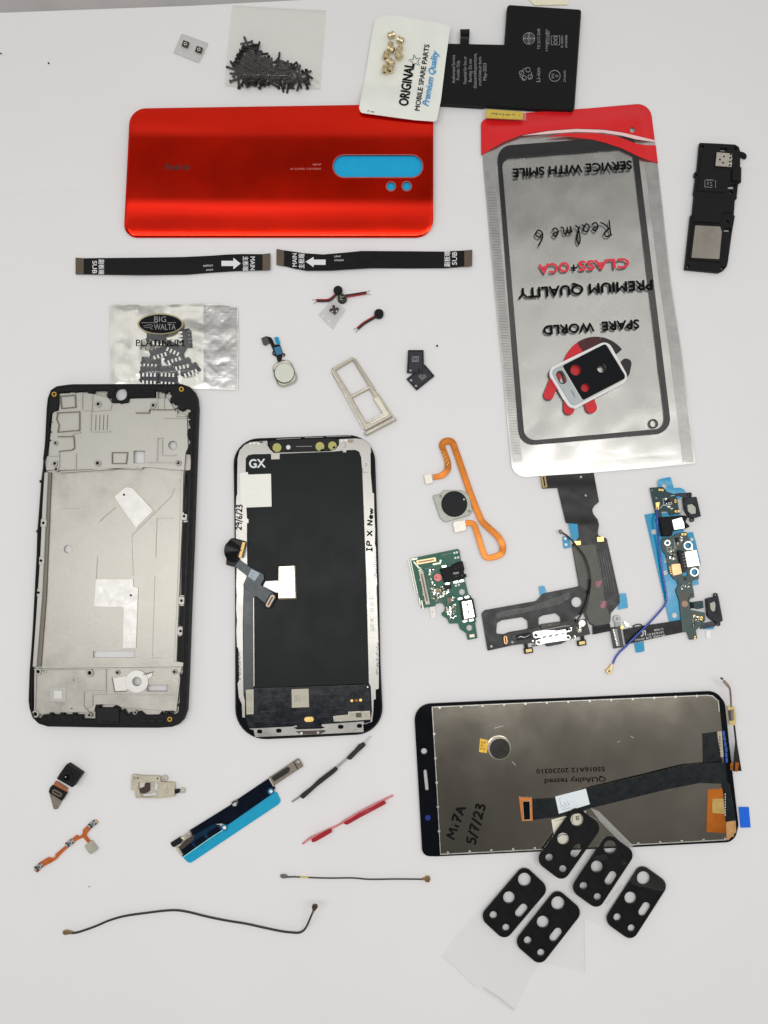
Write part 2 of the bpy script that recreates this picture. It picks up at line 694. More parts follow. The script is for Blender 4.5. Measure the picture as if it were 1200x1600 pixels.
s = sheet('paper_sheet', [(-260, 250), (1480, 214), (1480, 1900), (-260, 1900)], paperz(1, .12, -.40), .05, paper, cell=40)
props(s, 'large white paper sheet under the displays, chassis and most small parts', 'paper')
s = sheet('paper_sheet', [(-260, 33), (0, 20), (300, 9), (700, -12), (1480, -60), (1480, 256), (750, 273), (676, 276), (195, 295), (0, 301), (-260, 308)], paperz(1, .12, -.33), .03, paper2, cell=40)
props(s, 'white paper sheet under the red cover and the bag of black screws', 'paper')
s = shape('paper_scrap', [(822, -6), (888, -8), (887, 7), (835, 8)], 0, .3, M('cream paper', S(222, 216, 190), .7, vary=.03), ch=.05)
props(s, 'small cream paper scrap behind the black battery', 'paper scrap')
for x, y, r, l in ((683, 540, 1.7, 'dark dust speck on the paper above the two black tape pockets'), (75.5, 98, 1.4, 'dark dust speck on bare paper near the top edge'), (139, 1386, .8, 'tiny dust speck above the long thin black cable'),
                   (1, 83, 1.3, 'dark dust speck at the very edge of the paper')):
    props(shape('dust_speck', [(x + r * c, y + r * q) for c, q in ((1, 0), (.5, .8), (-.4, .9), (-1, .1), (-.5, -.7), (.4, -.9))], 0, .4, ink, ch=.1), l, 'speck')

# ------------------------------------------------------------------ red back cover
t = thing('phone_back_cover', 'glossy red phone back cover with a long camera slot', 'back cover', 436, 268)
out = rnd([(203, 169.5), (677, 162), (677, 371), (193, 371)], [26, 16, 28, 20], 8)
slot = pill(590.5, 259.5, 139, 34)
hA, hB = circ(611, 291, 6.5, 20), circ(635.5, 290.8, 6.7, 20)


def coverz(x, y):
    d = edge_dist(out, x, y)
    v = 3.6
    ty = (y - 163) / 208
    for dd, w_, dr in ((1 - ty, .30, 2.75), (ty, .26, 1.6)):
        if dd < w_:
            v -= dr * (1 - dd / w_) ** 2
    if d < 5:
        v -= .25 * (1 - d / 5) ** 2
    return max(.5, v)


redm = M('red metallic glass', S(240, 34, 4, 1.0), .15, metal=.97, coat=.22, crough=.02, vary=.05, vs=25, spec=.3, rv=.03)
body = sheet('shell', out, coverz, .5, redm, t, holes=[slot, hA, hB], cell=3)
for hh in (slot, hA, hB):
    wall('slot_rim', [tuple(p) for p in clean(offset(hh, -.9))], 1.1, lambda x, y: coverz(x, y) - .3, lambda x, y: coverz(x, y) + .06, M('rim', S(190, 120, 115), .3, metal=.7), t, closed=True)
sheet('protective_film', rnd([(505, 232), (672, 232), (672, 305), (505, 305)], 5), lambda x, y: coverz(x, y) - 1.0, .1, M('cyan film', S(12, 150, 196, 1.25), .4, spec=.3, vary=.03), t, cell=10)
dk = M('dark red print', (.035, .012, .012), .4)
text('Redmi', (258, 265.5), (296, 265.5), 9.5, lambda x, y: coverz(x, y) + .05, dk, t, bold=.015)
pk = M('pale red print', S(190, 110, 100), .5)
text('48MP', (488, 258.6), (502, 258.6), 3, lambda x, y: coverz(x, y) + .05, pk, t)
text('AI SUPER CAMERA', (453, 265.4), (502, 265.2), 3, lambda x, y: coverz(x, y) + .05, pk, t)

# ------------------------------------------------------------------ battery
t = thing('phone_battery', 'black L shaped phone battery with grey printing', 'battery', 800, 90)
bo = rnd([(697, 66.5), (788.7, 68.5), (793, 6), (909, 13.5), (898, 170.6), (795, 166.8), (680, 160)], [0, 1, 5, 4, 4, 0, 0])
pouch = M('battery wrap', (.006, .0062, .0065), .5, spec=.18, bump=.05, bs=500)
shape('pouch', bo, .2, 3.4, pouch, t, ch=.7)
shape('wrap_seam', [(690, 153), (800, 159), (800, 161), (690, 155.4)], 3.3, 3.46, satin, t, ch=.05)
shape('tape_patch', [(760, 157), (795, 159), (795, 166), (760, 164.5)], 3.3, 3.5, satin, t, ch=.05)
ribbon('connector_flex', [(726, 70, 2.2, 14), (726, 62, 2.6, 14), (726.5, 55, 3.2, 14), (726.3, 45.5, 1.5, 15)], .25, satin, t)
box('connector', 726.3, 50, 14, 6, 0, 2.9, 3.6, black, t)
zb = 3.44
for s_, x, y0, y1, h in (('Authorized Service', 711, 130, 86, 5), ('Provider Only.', 718, 125, 94, 5), ('Potential for fire or', 729, 131, 88, 5), ('Burning. Do not', 737, 128, 92, 5),
                         ('disassemble,puncture,', 744.5, 138, 83, 5), ('crush,heat,or burn.', 752, 134, 88, 5), ('May-2023', 760, 125.5, 98.7, 5.2),
                         ('TIS 2217-2548', 844, 77, 45, 4.4), ('Li-ion', 844, 128, 106, 6), ('S MABFM L0BO', 856, 80, 46, 3.4), ('YC 0C01GH', 859, 70, 49, 3), ('R 40001', 880, 74, 56, 3.6), ('A940488', 886.5, 75, 55, 3.6), ('2716mAh', 884, 128, 110, 3.6)):
    text(s_, (x, y0), (x, y1), h, zb, greyp, t)
strokes('symbol_print', [circ(826.5, 60, 9, 24) + [(835.5, 60)], [(826.5, 52), (834, 60), (826.5, 68), (819, 60), (826.5, 52)], [(826.5, 51), (826.5, 69)], [(817, 60), (836, 60)],
                         [(826.5, 56), (830, 60), (826.5, 64), (823, 60), (826.5, 56)]], .9, zb, greyp, t, curve=False)
strokes('symbol_print', [[(x + 3.7 * math.cos(a * .7854), y + 3.7 * math.sin(a * .7854)) for a in range(9)] for x, y in ((825, 109), (815, 114), (819, 122), (828.5, 120))] +
        [[(813, 117), (818, 108), (822, 106)], [(830, 112), (831, 118), (826, 125)], [(812, 119), (820, 125)]], .9, zb, greyp, t, curve=False)
strokes('symbol_print', [circ(866.7, 118.5, 8.6, 24) + [(875.3, 118.5)]], .9, zb, greyp, t, curve=False)
text('PS', (866, 122), (866, 115), 4, zb, greyp, t)
text('E', (872, 120), (872, 117), 4, zb, greyp, t)
strokes('symbol_print', [rect(868, 63, 13, 14, 0) + [(861.5, 56)], circ(868, 59.5, 2.6, 10) + [(870.6, 59.5)], circ(868, 66, 2.6, 10) + [(870.6, 66)]], .9, zb, greyp, t, curve=False)

# ------------------------------------------------------------------ white printed packet and its brass inserts
t = thing('spare_part_packet', 'white printed packet lying over the red cover and the battery', 'packet', 630, 110)
po = rnd([(586, 31), (600, 23.8), (625, 24.8), (666, 32.5), (703.8, 40), (697, 90), (688.8, 157.5), (682, 190), (647.5, 187.5), (610, 182.5), (563.8, 176), (561, 168.8), (572.5, 107.5), (581, 55)], 5)


def packz(x, y):
    v = 1.2 + .5 * N2(x, y, 45, 3) + .25 * N2(x, y, 16, 8)
    v = max(v, (4.3 + .2 * N2(x, y, 20, 5)) * smooth(x - (y - 60) * .06, 640, 692))
    v = max(v, (4.6 + .2 * N2(x, y, 20, 4)) * smooth(y, 115, 163))
    return v + .5 * smooth(math.hypot(x - 605, y - 85), 34, 8) * 2


packm = M('white packet plastic', S(222, 224, 216, 1.15), .35, spec=.45, vary=.03, vs=60, bump=.25, bs=120)
sheet('packet_face', po, packz, .25, packm, t, cell=3.5)
pz = lambda x, y: packz(x, y) + .32
text('ORIGINAL', (637.3, 165.6), (647.5, 100), 14.6, pz, ink, t, bold=.028)
text('MOBILE SPARE PARTS', (655.4, 173), (671, 70), 7.6, pz, ink, t, bold=.02)
text('Premium Quality', (669.5, 166), (685, 80), 10, pz, M('blue print', S(30, 140, 196), .5), t, shear=.35, fat=.3)
st = []
for k in range(11):
    a = math.radians(-100 + 36 * k)
    r = 10 if k % 2 == 0 else 4
    st.append((648.5 + r * math.cos(a), 95 + r * math.sin(a)))
strokes('symbol_print', [st], 1, pz, ink, t, curve=False)
strokes('stain', [[(574, 173.5), (577, 173)], [(579, 174), (585, 175)]], 1.6, pz, greyp, t, curve=False)
nutm = brass
nut0 = None
for i, (x, y, a, dz) in enumerate([(610, 53.5, -20, 0), (626.5, 64, 25, 0), (605.5, 70.5, -85, 0), (611.5, 79, 30, 1), (620, 74.5, -60, .5), (621.5, 86, -35, .3), (602, 90, -80, 0), (614.5, 94, 40, 1.2), (609.5, 99.5, 35, 0), (606.5, 106, -70, .8), (600.5, 111.5, -80, 0), (624, 88.5, 60, .2)]):
    if nut0 is None:
        bmx = lathe([(-1.15, .62), (-1.15, 1.2), (-.35, 1.2), (-.25, .95), (.25, .95), (.35, 1.2), (1.15, 1.2), (1.15, .62)], True, 12)
        o = fin('brass_insert', bmx, brass)
        nut0 = o
    else:
        o = nut0.copy()
        COL.objects.link(o)
    o.location = P(x, y, packz(x, y) + 1.1 + dz)
    o.rotation_euler = (random.uniform(0, 3), 0, math.radians(-a))
    o.scale = (1.42, 1.42, 1.3)
    props(o, 'small ridged brass insert in the pile on the white printed packet', 'brass insert', 'brass inserts on the white packet')

# ------------------------------------------------------------------ two chips on a clear carrier strip
clr = clear('clear plastic', haze=.10, rough=.15)
clrf = clear('clear film', haze=.05, rough=.16, bump=.35, bs=90)
frost = clear('frosted plastic', (.95, .95, .95), haze=.22, rough=.25)
chipb = M('brown chip', S(70, 58, 46), .5, vary=.2)
s = thing('carrier_strip', 'clear carrier strip holding two tiny brown chips', 'carrier strip', 298, 75)
co = rnd([(283.8, 51.8), (325.5, 67), (310.5, 98), (270.5, 82)], 1.5)
shape('tray', co, .1, .55, frost, s, ch=.1)
wall('edge_rib', [tuple(p) for p in offset(co, 1)], 1, .5, .8, frost, s, closed=True)
strokes('groove_print', [[(274 + 9 * k, 80 + 3.4 * k), (278 + 9 * k, 75 + 3.4 * k)] for k in range(4)], .8, .6, greyp if False else frost, s, curve=False)
for x, y, l in ((289.5, 68, 'tiny brown chip in the clear strip, nearer the upper left corner'), (310.5, 76.8, 'tiny brown chip in the clear strip, nearer the screw bag')):
    c = thing('tiny_chip', l.replace('upper left corner', 'narrow end'), 'chip', x, y)
    box('package', x, y, 9.5, 8.5, 20, .6, 1.6, chipb, c)
    disc('lens_ring', x, y, 2.6, 1.6, 1.8, tin, c, hole=1.5)
    for k in range(4):
        box('terminal', x + 4 * math.cos(.35 + .785 + k * 1.571), y + 3.8 * math.sin(.35 + .785 + k * 1.571), 1.6, 1.6, 20, 1.5, 1.75, ink, c, ch=.03)

# ------------------------------------------------------------------ bag of black screws
t = thing('screw_bag', 'clear square bag holding a heap of black screws', 'bag', 430, 75)
bag = [(362.5, 7), (436, 11.5), (510, 15.5), (505.5, 78), (501, 140), (425, 138), (350, 135), (356, 70)]
heap = [(356, 132), (362, 98), (378, 76), (388, 62), (404, 76), (424, 86), (436, 90), (456, 96), (472, 106), (488, 112), (480, 136), (420, 134)]


def heapz(x, y):
    if not inside(heap, x, y):
        return 0
    return 4.2 * smooth(edge_dist(heap, x, y), 0, 18)


sheet('back_film', bag, lambda x, y: .25 + .12 * N2(x, y, 30, 2), 0, clear('bag film back', (.99, .985, .975), haze=.06, rough=.2, ior=1.3), t, cell=12)


def bagtop(x, y):
    d = edge_dist(bag, x, y)
    return .45 + (1.3 + heapz(x, y) + .5 * N2(x, y, 26, 6)) * smooth(d, 0, 12)


sheet('front_film', bag, bagtop, 0, clear('bag film front', (.99, .985, .975), haze=.03, rough=.1, bump=.3, bs=80), t, cell=5)
wall('seal_seam', [(362.5, 8.6), (436, 13), (508.5, 17)], 1.4, .5, .75, clr, t)
wall('seal_seam', [(352, 133), (425, 136), (500, 138)], 1.8, .5, .75, clr, t)
box('smudge', 496, 127, 4, 3, 20, .55, .62, frost, t, ch=.02)
screwm = M('black screw steel', (.03, .028, .026), .42, metal=.55, vary=.3, vs=900)
s0 = None
n = 0
rs = random.Random(11)
while n < 175:
    x, y = rs.uniform(355, 488), rs.uniform(64, 136)
    d = edge_dist(heap, x, y)
    if not inside(heap, x, y) or d < 1.5:
        continue
    if s0 is None:
        s0 = o = fin('black_screw', lathe([(-3.5, .55), (-3.5, .95), (-2.7, .95), (-2.65, .62), (2.9, .62), (3.3, .3)], n=9), screwm)
    else:
        o = s0.copy()
        COL.objects.link(o)
    z = .9 + rs.random() * 3.6 * smooth(d, 0, 15)
    o.location = P(x, y, z)
    o.rotation_euler = (rs.uniform(0, 6), rs.uniform(-.18, .18), rs.uniform(0, 6.28))
    k = rs.uniform(.8, 1.15)
    o.scale = (k, .95, .95)
    props(o, 'small black screw in the heap inside the clear square bag', 'screw', 'black screws in the clear bag')
    n += 1

# ------------------------------------------------------------------ red headed foil bag with a screen glass inside
t = thing('foil_bag', 'large silver foil bag with red header and upside down printing', 'foil bag', 920, 450)
fo = rnd([(751, 186), (823, 176), (921, 169), (1016, 160.5), (1027.5, 255), (1048.5, 440), (1065, 546), (1087, 724), (1021.7, 730.4), (919.6, 739), (801, 746), (795, 685), (782.5, 552.5), (770.5, 430), (755.5, 263)],
         [12, 0, 0, 22, 0, 20, 0, 3, 0, 0, 22, 0, 0, 0, 0])
hole = circ(988.4, 203, 4, 16)
foilm = M('silver foil', S(212, 211, 209), .25, metal=1, vary=.03, vs=40, bump=.4, bs=24, rv=.05)


def foilz(x, y):
    lo = smooth(y, 520, 700)
    return .4 + .26 * N2(x, y, 58, 9) + (.2 + .35 * lo) * abs(N2(x + y * .4, y * .8, 38, 12)) * smooth(edge_dist(fo, x, y), 2, 25)


sheet('foil_back', fo, foilz, .08, foilm, t, holes=[hole], cell=9)
seal = M('ribbed foil seal', S(178, 178, 176), .36, metal=1, vary=.06, vs=200, bump=.2, bs=420)


def edge_band(i0, pts_out, pts_in):
    sheet('side_seal', pts_out + pts_in[::-1], lambda x, y: foilz(x, y) + .12, .05, seal, t, cell=12)


edge_band(0, [(757, 263), (772, 430), (784, 552), (797, 684), (802, 722)], [(772, 262), (788, 430), (800, 552), (812, 684), (817, 722)])
edge_band(0, [(1008, 255), (1030, 440), (1046, 546), (1067, 722)], [(1026, 255), (1047, 440), (1063.5, 546), (1084, 722)])
ribs = []
for k in range(96):
    y = 300 + k * 4.3
    xl = 757 + (y - 263) * .0935
    ribs.append([(xl + 2, y), (xl + 14, y + .6)])
strokes('groove_print', ribs, .8, lambda x, y: foilz(x, y) + .16, M('seal groove', S(140, 140, 138), .4, metal=1), t, curve=False)


def frontz(x, y):
    e_ = smooth(edge_dist(fo, x, y), 3, 22)
    return (foilz(x, y) + .15) * (1 - e_) + e_ * (1.85 + .12 * N2(x, y, 70, 21) + .3 * abs(N2(x, y, 30, 31)) * smooth(y, 500, 640))


film = clear('bag front film', (.95, .945, .935), haze=.025, rough=.13, bump=.5, bs=42)
sheet('front_film', fo, frontz, 0, film, t, holes=[hole], cell=6)
fz = lambda x, y: frontz(x, y) + .14
redp = M('red bag print', S(210, 22, 28, 1.1), .3, spec=.5, coat=.2, vary=.05, vs=30)
hp_ = [(751.3, 187), (823, 176), (921, 169), (1015.6, 161), (1023, 218.5), (1006, 217), (993.5, 213), (970.9, 206), (942.5, 202), (900, 200.8), (857.5, 203.8), (815, 211), (786.7, 222), (766, 234), (751.8, 243)]
sheet('header_print', rnd(hp_, [10, 0, 0, 22] + [0] * 11), fz, .03, redp, t, holes=[circ(988.4, 203, 4.3, 16)], cell=5)
sheet('swoosh_print', [(851.8, 213.9), (885.9, 208), (928, 208), (960, 212), (975, 217), (993.5, 224), (1008, 226.5), (1024.7, 227), (1028, 255), (1015, 251), (999, 245), (970.9, 231.5), (945, 223), (928, 218.5), (885.9, 213)], fz, .03, redp, t, cell=5)
shade = M('pink highlight print', S(236, 196, 194, 1.1), .3, spec=.5)
sheet('swoosh_highlight_print', [(815, 212), (857.5, 204.6), (900, 201.4), (942.5, 202.8), (970.9, 206.8), (1023, 219), (1023, 222), (993, 217.5), (970, 211.5), (942, 207.4), (900, 206), (857, 209)], lambda x, y: fz(x, y) + .05, .03, shade, t, cell=5)  # pale print edge, widened and lightened to paint the curved white highlight
text('SERVICE WITH SMILE', (986.4, 251.3), (801.4, 264), 12.5, fz, ink, t, fat=.75)
hand('Realme 6', (954, 344), (832, 361), 24, fz, ink, t, w=2.2)
redt = M('red letter print', S(214, 40, 58, 1.1), .4)
text('CLASS', (982.2, 403.4), (903.4, 408.4), 14.5, fz, redt, t, fat=.75)
text('+', (901, 411), (891.5, 411.6), 12, fz, ink, t, bold=.03)
text('OCA', (888.7, 409.6), (842, 413.3), 14.5, fz, redt, t, fat=.75)
text('PREMIUM QUALITY', (1018.8, 437.3), (809.3, 451), 15, fz, ink, t, fat=.75)
text('SPARE  WORLD', (997.8, 499.4), (849, 509.3), 13.5, fz, ink, t, fat=.75)
lred = M('logo red print', S(196, 22, 36, 1.1), .35)
ldark = M('logo dark print', S(62, 14, 18), .35)
lblack = M('logo black print', (.012, .008, .008), .35)
cx, cy = 931, 578
sheet('logo_print', circ(cx, cy, 52, 26, a0=120, a1=235) + circ(cx, cy, 28, 20, a0=235, a1=120 + .01)[:0] + [(cx, cy)], fz, .03, lred, t, cell=12)
sheet('logo_print', circ(cx, cy, 52, 14, a0=235.5, a1=278) + [(cx, cy)], fz, .03, ldark, t, cell=12)
sheet('logo_print', circ(cx, cy, 52, 16, a0=278.5, a1=322) + [(cx, cy)], fz, .03, lblack, t, cell=12)
sheet('logo_print', pill(977, 575, 30, 17, -78), fz, .03, lblack, t, cell=12)
sheet('logo_print', pill(863, 603, 46, 16, -68), fz, .03, lred, t, cell=12)
sheet('logo_print', pill(889, 622, 52, 17, -90), fz, .03, lred, t, cell=12)
sheet('logo_print', pill(916, 615, 64, 18, 70), fz, .03, lred, t, cell=12)
g = thing('screen_glass', 'clear phone screen glass with black border inside the foil bag', 'screen glass', 915, 460)
go = rnd([(776, 228), (994, 211.5), (1050, 676), (812, 697)], [22, 22, 24, 24], 8)
gi = rnd([(784, 247), (988, 231), (1040.5, 669), (820, 689)], [14, 12, 16, 18], 8)
shape('border', go, 1.1, 1.5, gloss, g, holes=[gi], ch=.1)
disc('camera_ring', 1021, 662, 7.6, 1.1, 1.5, gloss, g, hole=5)
shape('pane', offset(go, .5), 1.55, 1.65, clear('glass pane', (.97, .975, .97), haze=0, rough=.03), g, ch=.03)

# camera cover on the bag
t = thing('camera_cover', 'white rimmed camera cover with black panel lying on the foil bag', 'camera cover', 920, 587)
zc = 2.6
A = [(854, 577), (950, 530.5), (985, 593), (893, 641.5)]
ca = rnd(A, 13)
hs = [circ(899.7, 578, 8.5, 20), circ(940, 575, 7, 20), circ(914.6, 605.6, 6.6, 20)]
ph = pill(877.3, 589.5, 19, 9.6, 64.5)
rim = M('white rim', S(236, 236, 232, 1.1), .2, spec=.5, coat=.5, vary=.02)
shape('rim', ca, zc, zc + 1.9, rim, t, holes=[rnd(offset(A, 4.2), 9)], ch=.5)
gp = rnd(offset(A, 4.0), 9)
shape('base_plate', gp, zc + .2, zc + 1.1, M('grey cover plate', S(160, 166, 168), .35, metal=.4, vary=.03), t, holes=[*hs, ph], ch=.08)
wall('slot_rim', [tuple(p) for p in clean(offset(ph, -.8))], 1.2, zc + 1, zc + 1.3, gloss, t, closed=True)
bp_ = rnd([(878.7, 571.5), (946, 536.8), (979, 590), (910.8, 625.5)], 3)
shape('lens_panel', bp_, zc + 1.05, zc + 1.7, gloss, t, holes=hs, ch=.12)
wall('panel_edge', [tuple(p) for p in clean(offset(bp_, -.5))], .9, zc + 1, zc + 1.5, steel, t, closed=True)
text('ASPH', (891.5, 610), (897, 621), 2.6, zc + 1.14, ink, t)

# yellow taped strip
t = thing('taped_strip', 'small yellow strip under clear tape on the red header edge', 'taped strip', 788, 178)
shape('tape', rnd([(755.5, 169), (822.5, 173.5), (822, 188), (755.5, 185)], 1), 3.0, 3.1, clr, t, ch=.03)
shape('strip', rnd([(760, 170.3), (817.5, 174.4), (817, 186.5), (759.5, 183.8)], 1.5), 3.15, 3.7, M('olive yellow', S(190, 166, 66), .4, coat=.3, vary=.12, vs=500), t, ch=.1)
strokes('mark_print', [[(768, 177), (774, 177.4)], [(776, 176.3), (776.2, 180)], [(779, 178), (783, 178.4)], [(786, 176.5), (786.2, 181)], [(789, 179), (797, 179.6)], [(800, 178.8), (804, 179)], [(811, 179.6), (812.5, 180)]], 1.3, 3.75, M('brown print', S(90, 80, 40), .5), t, curve=False)

# ------------------------------------------------------------------ speaker module
t = thing('speaker_module', 'long black loudspeaker module with two silver plates', 'speaker module', 1115, 322)
so = [(1094, 222.5), (1127, 224), (1149, 225.3), (1155, 229), (1157, 236), (1163, 237.5), (1167, 241), (1167.2, 245.8), (1163.8, 245), (1160, 242.5), (1157, 242), (1157, 260), (1159, 261.5), (1158.5, 284), (1154, 285.5), (1151.8, 305), (1151.8, 310), (1148.8, 311.8),
      (1147, 335.8), (1148.8, 336.5), (1144, 363.5), (1138, 407.8), (1136, 416), (1131, 422), (1124, 425), (1070.8, 419.8), (1079.8, 335.8), (1082.8, 334), (1085.8, 303.5), (1084.6, 302), (1088, 276), (1085.5, 273.5), (1086.5, 268), (1090, 267)]
hs = [circ(1098, 228.8, 2.5, 12), circ(1150, 231.5, 2.2, 12), rect(1131, 233.4, 10, 4.6, 2), circ(1088.6, 272.5, 1.4, 10), [(1138, 289.5), (1149, 288), (1148.5, 295), (1137.5, 294.5)], circ(1142.8, 300, 2.6, 12), circ(1137.5, 346, 2.3, 12),
      [(1131, 357), (1142, 356.5), (1141, 361.7), (1130, 361)], circ(1075.5, 415.5, 2.4, 12), circ(1129, 418.5, 2.5, 12)]
shape('housing', so, .3, 2.4, matte, t, holes=hs, ch=.3)
shape('upper_shell', rnd([(1098, 236), (1118, 237), (1116, 262), (1143, 265), (1141, 284), (1134, 300), (1124, 300), (1090, 298), (1093, 270)], 2), 2.4, 2.9, black, t, ch=.2)
shape('middle_shell', rnd([(1087, 306), (1147, 311), (1144, 331), (1128, 333), (1126, 348), (1083, 346)], 2), 2.4, 3.2, matte, t, ch=.3)
box('port_block', 1151, 272, 13, 20, 3, 2.3, 3.6, black, t, r=2, ch=.2)
shape('lower_frame', rnd([(1084, 349), (1129, 352), (1132, 364), (1128, 410), (1076, 405)], 2), 2.4, 3.0, black, t, ch=.25)
spk = M('speaker plate', S(150, 143, 134, 1.1), .42, metal=.7, vary=.1, vs=120, bump=.03)
shape('vent_plate', [(1120, 237.8), (1144, 239.8), (1143.6, 245), (1144.5, 248), (1143, 251), (1144, 255), (1142.8, 260.8), (1118, 259)], 2.9, 3.2, M('vent plate', S(186, 180, 170, 1.1), .4, metal=.7), t, ch=.06)
for x, y in ((1131.5, 244.5), (1125, 249), (1130, 254.3), (1142, 241), (1141.3, 246.5), (1140.6, 252.5), (1140, 258)):
    disc('vent_hole', x, y, 1.5, 3.1, 3.26, ink, t, ch=.02, n=12)
shape('speaker_plate', rnd([(1086.5, 352), (1125.5, 353.8), (1128, 362), (1124, 404.8), (1080.5, 402.5)], 1.5), 3.0, 3.25, spk, t, ch=.08)
strokes('code_print', [[(1101.5, 281), (1101.2, 292), (1113, 292.8)], [(1103, 281), (1114.5, 281.6)], [(1106, 284), (1106, 289)], [(1109, 285), (1112, 286)], [(1110, 289), (1113, 290)]], 1, 2.92, greyp, t, curve=False)
strokes('code_print', [[(1118, 282 + k * 3), (1118, 284 + k * 3)] for k in range(4)], 1, 2.92, greyp, t, curve=False)
# ------------------------------------------------------------------ two black ribbon cables
brown = M('bare contact strip', S(92, 80, 66), .45, metal=.4, vary=.1)


def ribbon_cable(label, pts, e0, e1, k):
    t = thing('ribbon_cable', label, 'ribbon cable', sum(p[0] for p in pts) / len(pts), 411, group='black ribbon cables with white printing')
    x0, x1 = min(p[0] for p in pts), max(p[0] for p in pts)
    zf = lambda x, y: .5 + .9 * (.5 - .5 * math.cos((x - x0) / (x1 - x0) * 9)) + .2 * N2(x, y, 60, k)
    sheet('flex', pts, zf, .15, satin, t, cell=7)
    shape('contact_end', e0, lambda x, y: zf(x, y) - .1, lambda x, y: zf(x, y) + .3, brown, t, ch=.05)
    shape('contact_end', e1, lambda x, y: zf(x, y) - .1, lambda x, y: zf(x, y) + .3, brown, t, ch=.05)
    return t, (lambda x, y: zf(x, y) + .04)


t, z = ribbon_cable('black ribbon cable whose white arrow points towards its twin, under the red cover', [(118, 402.4), (131, 403.4), (229, 402.4), (286, 401.5), (330, 399.4), (355, 397.6), (380, 396.8), (410.5, 397), (422.5, 395.5), (422.5, 421.6), (400, 422.6), (370, 423.4), (330, 426), (292, 429), (220, 429.6), (160, 429), (118, 428.5)],
                    [(118.2, 402.4), (130.6, 403.3), (130.6, 428.4), (118.2, 428.3)], [(410.2, 397), (422.4, 395.6), (422.4, 421.4), (410.2, 422)], 1)
text('SUB', (144.4, 407.5), (144.4, 427.3), 7, z, white, t, bold=.01)
text('副板端', (154.8, 405.5), (154.8, 428.5), 8, z, white, t, bold=.01)
text('MAIN', (391.2, 401), (391.2, 422), 7, z, white, t, bold=.01)
text('主板端', (380.2, 400.5), (380.2, 423), 8, z, white, t, bold=.01)
sheet('arrow_print', [(346, 407.5), (364.6, 407.5), (364.6, 402.7), (376, 411.8), (364.6, 420.8), (364.6, 415.6), (346, 415.6)], lambda x, y: z(x, y) + .03, 0, white, t, cell=7)
text('LPH7', (332.5, 420), (322, 420.4), 2.6, z, white, t)
text('0702099', (332.5, 413.4), (317.5, 414), 2.6, z, white, t)
t, z = ribbon_cable('black ribbon cable whose white arrow points away from the foil bag, under the red cover', [(432, 388.8), (443.8, 391), (475, 395.5), (505, 397.5), (535, 395), (565, 392), (642.5, 392.5), (690, 393), (724, 391.4), (738, 390), (737.5, 415.6), (724, 416.5), (695, 418.8), (640, 419.4), (580, 418.8), (548, 420.5), (517.5, 422.5), (480, 423), (462, 420), (445, 416), (432, 413.8)],
                    [(432.2, 388.9), (443.8, 391), (443.8, 415.8), (432.2, 413.6)], [(725.5, 391.3), (737.8, 390.1), (737.4, 415.5), (725.5, 416.4)], 2)
text('MAIN', (463.5, 416.5), (463.5, 396), 6.6, z, white, t, bold=.012)
text('主板端', (474.8, 419.5), (474.8, 396.5), 8.5, z, white, t, bold=.01)
sheet('arrow_print', [(477.5, 408.8), (490, 401.3), (490, 405.6), (508.8, 405.6), (508.8, 413.8), (490, 413.8), (490, 417.6)], lambda x, y: z(x, y) + .03, 0, white, t, cell=7)
text('副板端', (702.5, 416.5), (702.5, 392.5), 8.5, z, white, t, bold=.01)
text('SUB', (713.8, 413.8), (713.8, 393.5), 7.4, z, white, t, bold=.01)
text('LPH7', (522.5, 402), (532.5, 402), 2.6, z, white, t)
text('0702099', (522.5, 408), (537, 408), 2.6, z, white, t)

# ------------------------------------------------------------------ silver packet with printed oval and grey connectors
t = thing('foil_packet', 'small silver foil packet with black oval badge full of connectors', 'foil packet', 272, 540)
po = [(171, 476), (214, 475), (256, 475.6), (331, 473.5), (349, 475.6), (371.5, 479.5), (373, 520), (371.5, 610), (310, 607.5), (240, 607), (173, 604), (172, 540)]
foil2 = M('champagne foil', S(220, 219, 213), .22, metal=1, vary=.05, vs=50, bump=.6, bs=60)


def pz_(x, y):
    return .3 + (.45 * N2(x, y, 30, 41) + .8 * abs(N2(x, y * .7, 22, 42)) + .25 * abs(N2(x + y, x - y, 12, 43))) * smooth(edge_dist(po, x, y), 0, 10)


sheet('foil_back', po, pz_, .06, foil2, t, cell=6)
sheet('seal_band', [(318, 475.5), (331, 475), (349, 477), (370, 480.5), (371.5, 520), (370, 608), (318, 606)], lambda x, y: pz_(x, y) + .15 + .06 * math.sin(y * 1.55), .04, seal, t, cell=2.2)
bump2 = [(200, 514), (240, 516), (300, 515), (312, 560), (312, 590), (220, 592)]


def pf(x, y):
    return pz_(x, y) + .25 + (1.1 + .3 * N2(x, y, 30, 44)) * smooth(edge_dist(po, x, y), 0, 16) * smooth(330 - x, 0, 20) + 1.5 * (smooth(edge_dist(bump2, x, y), 0, 10) if inside(bump2, x, y) else 0)


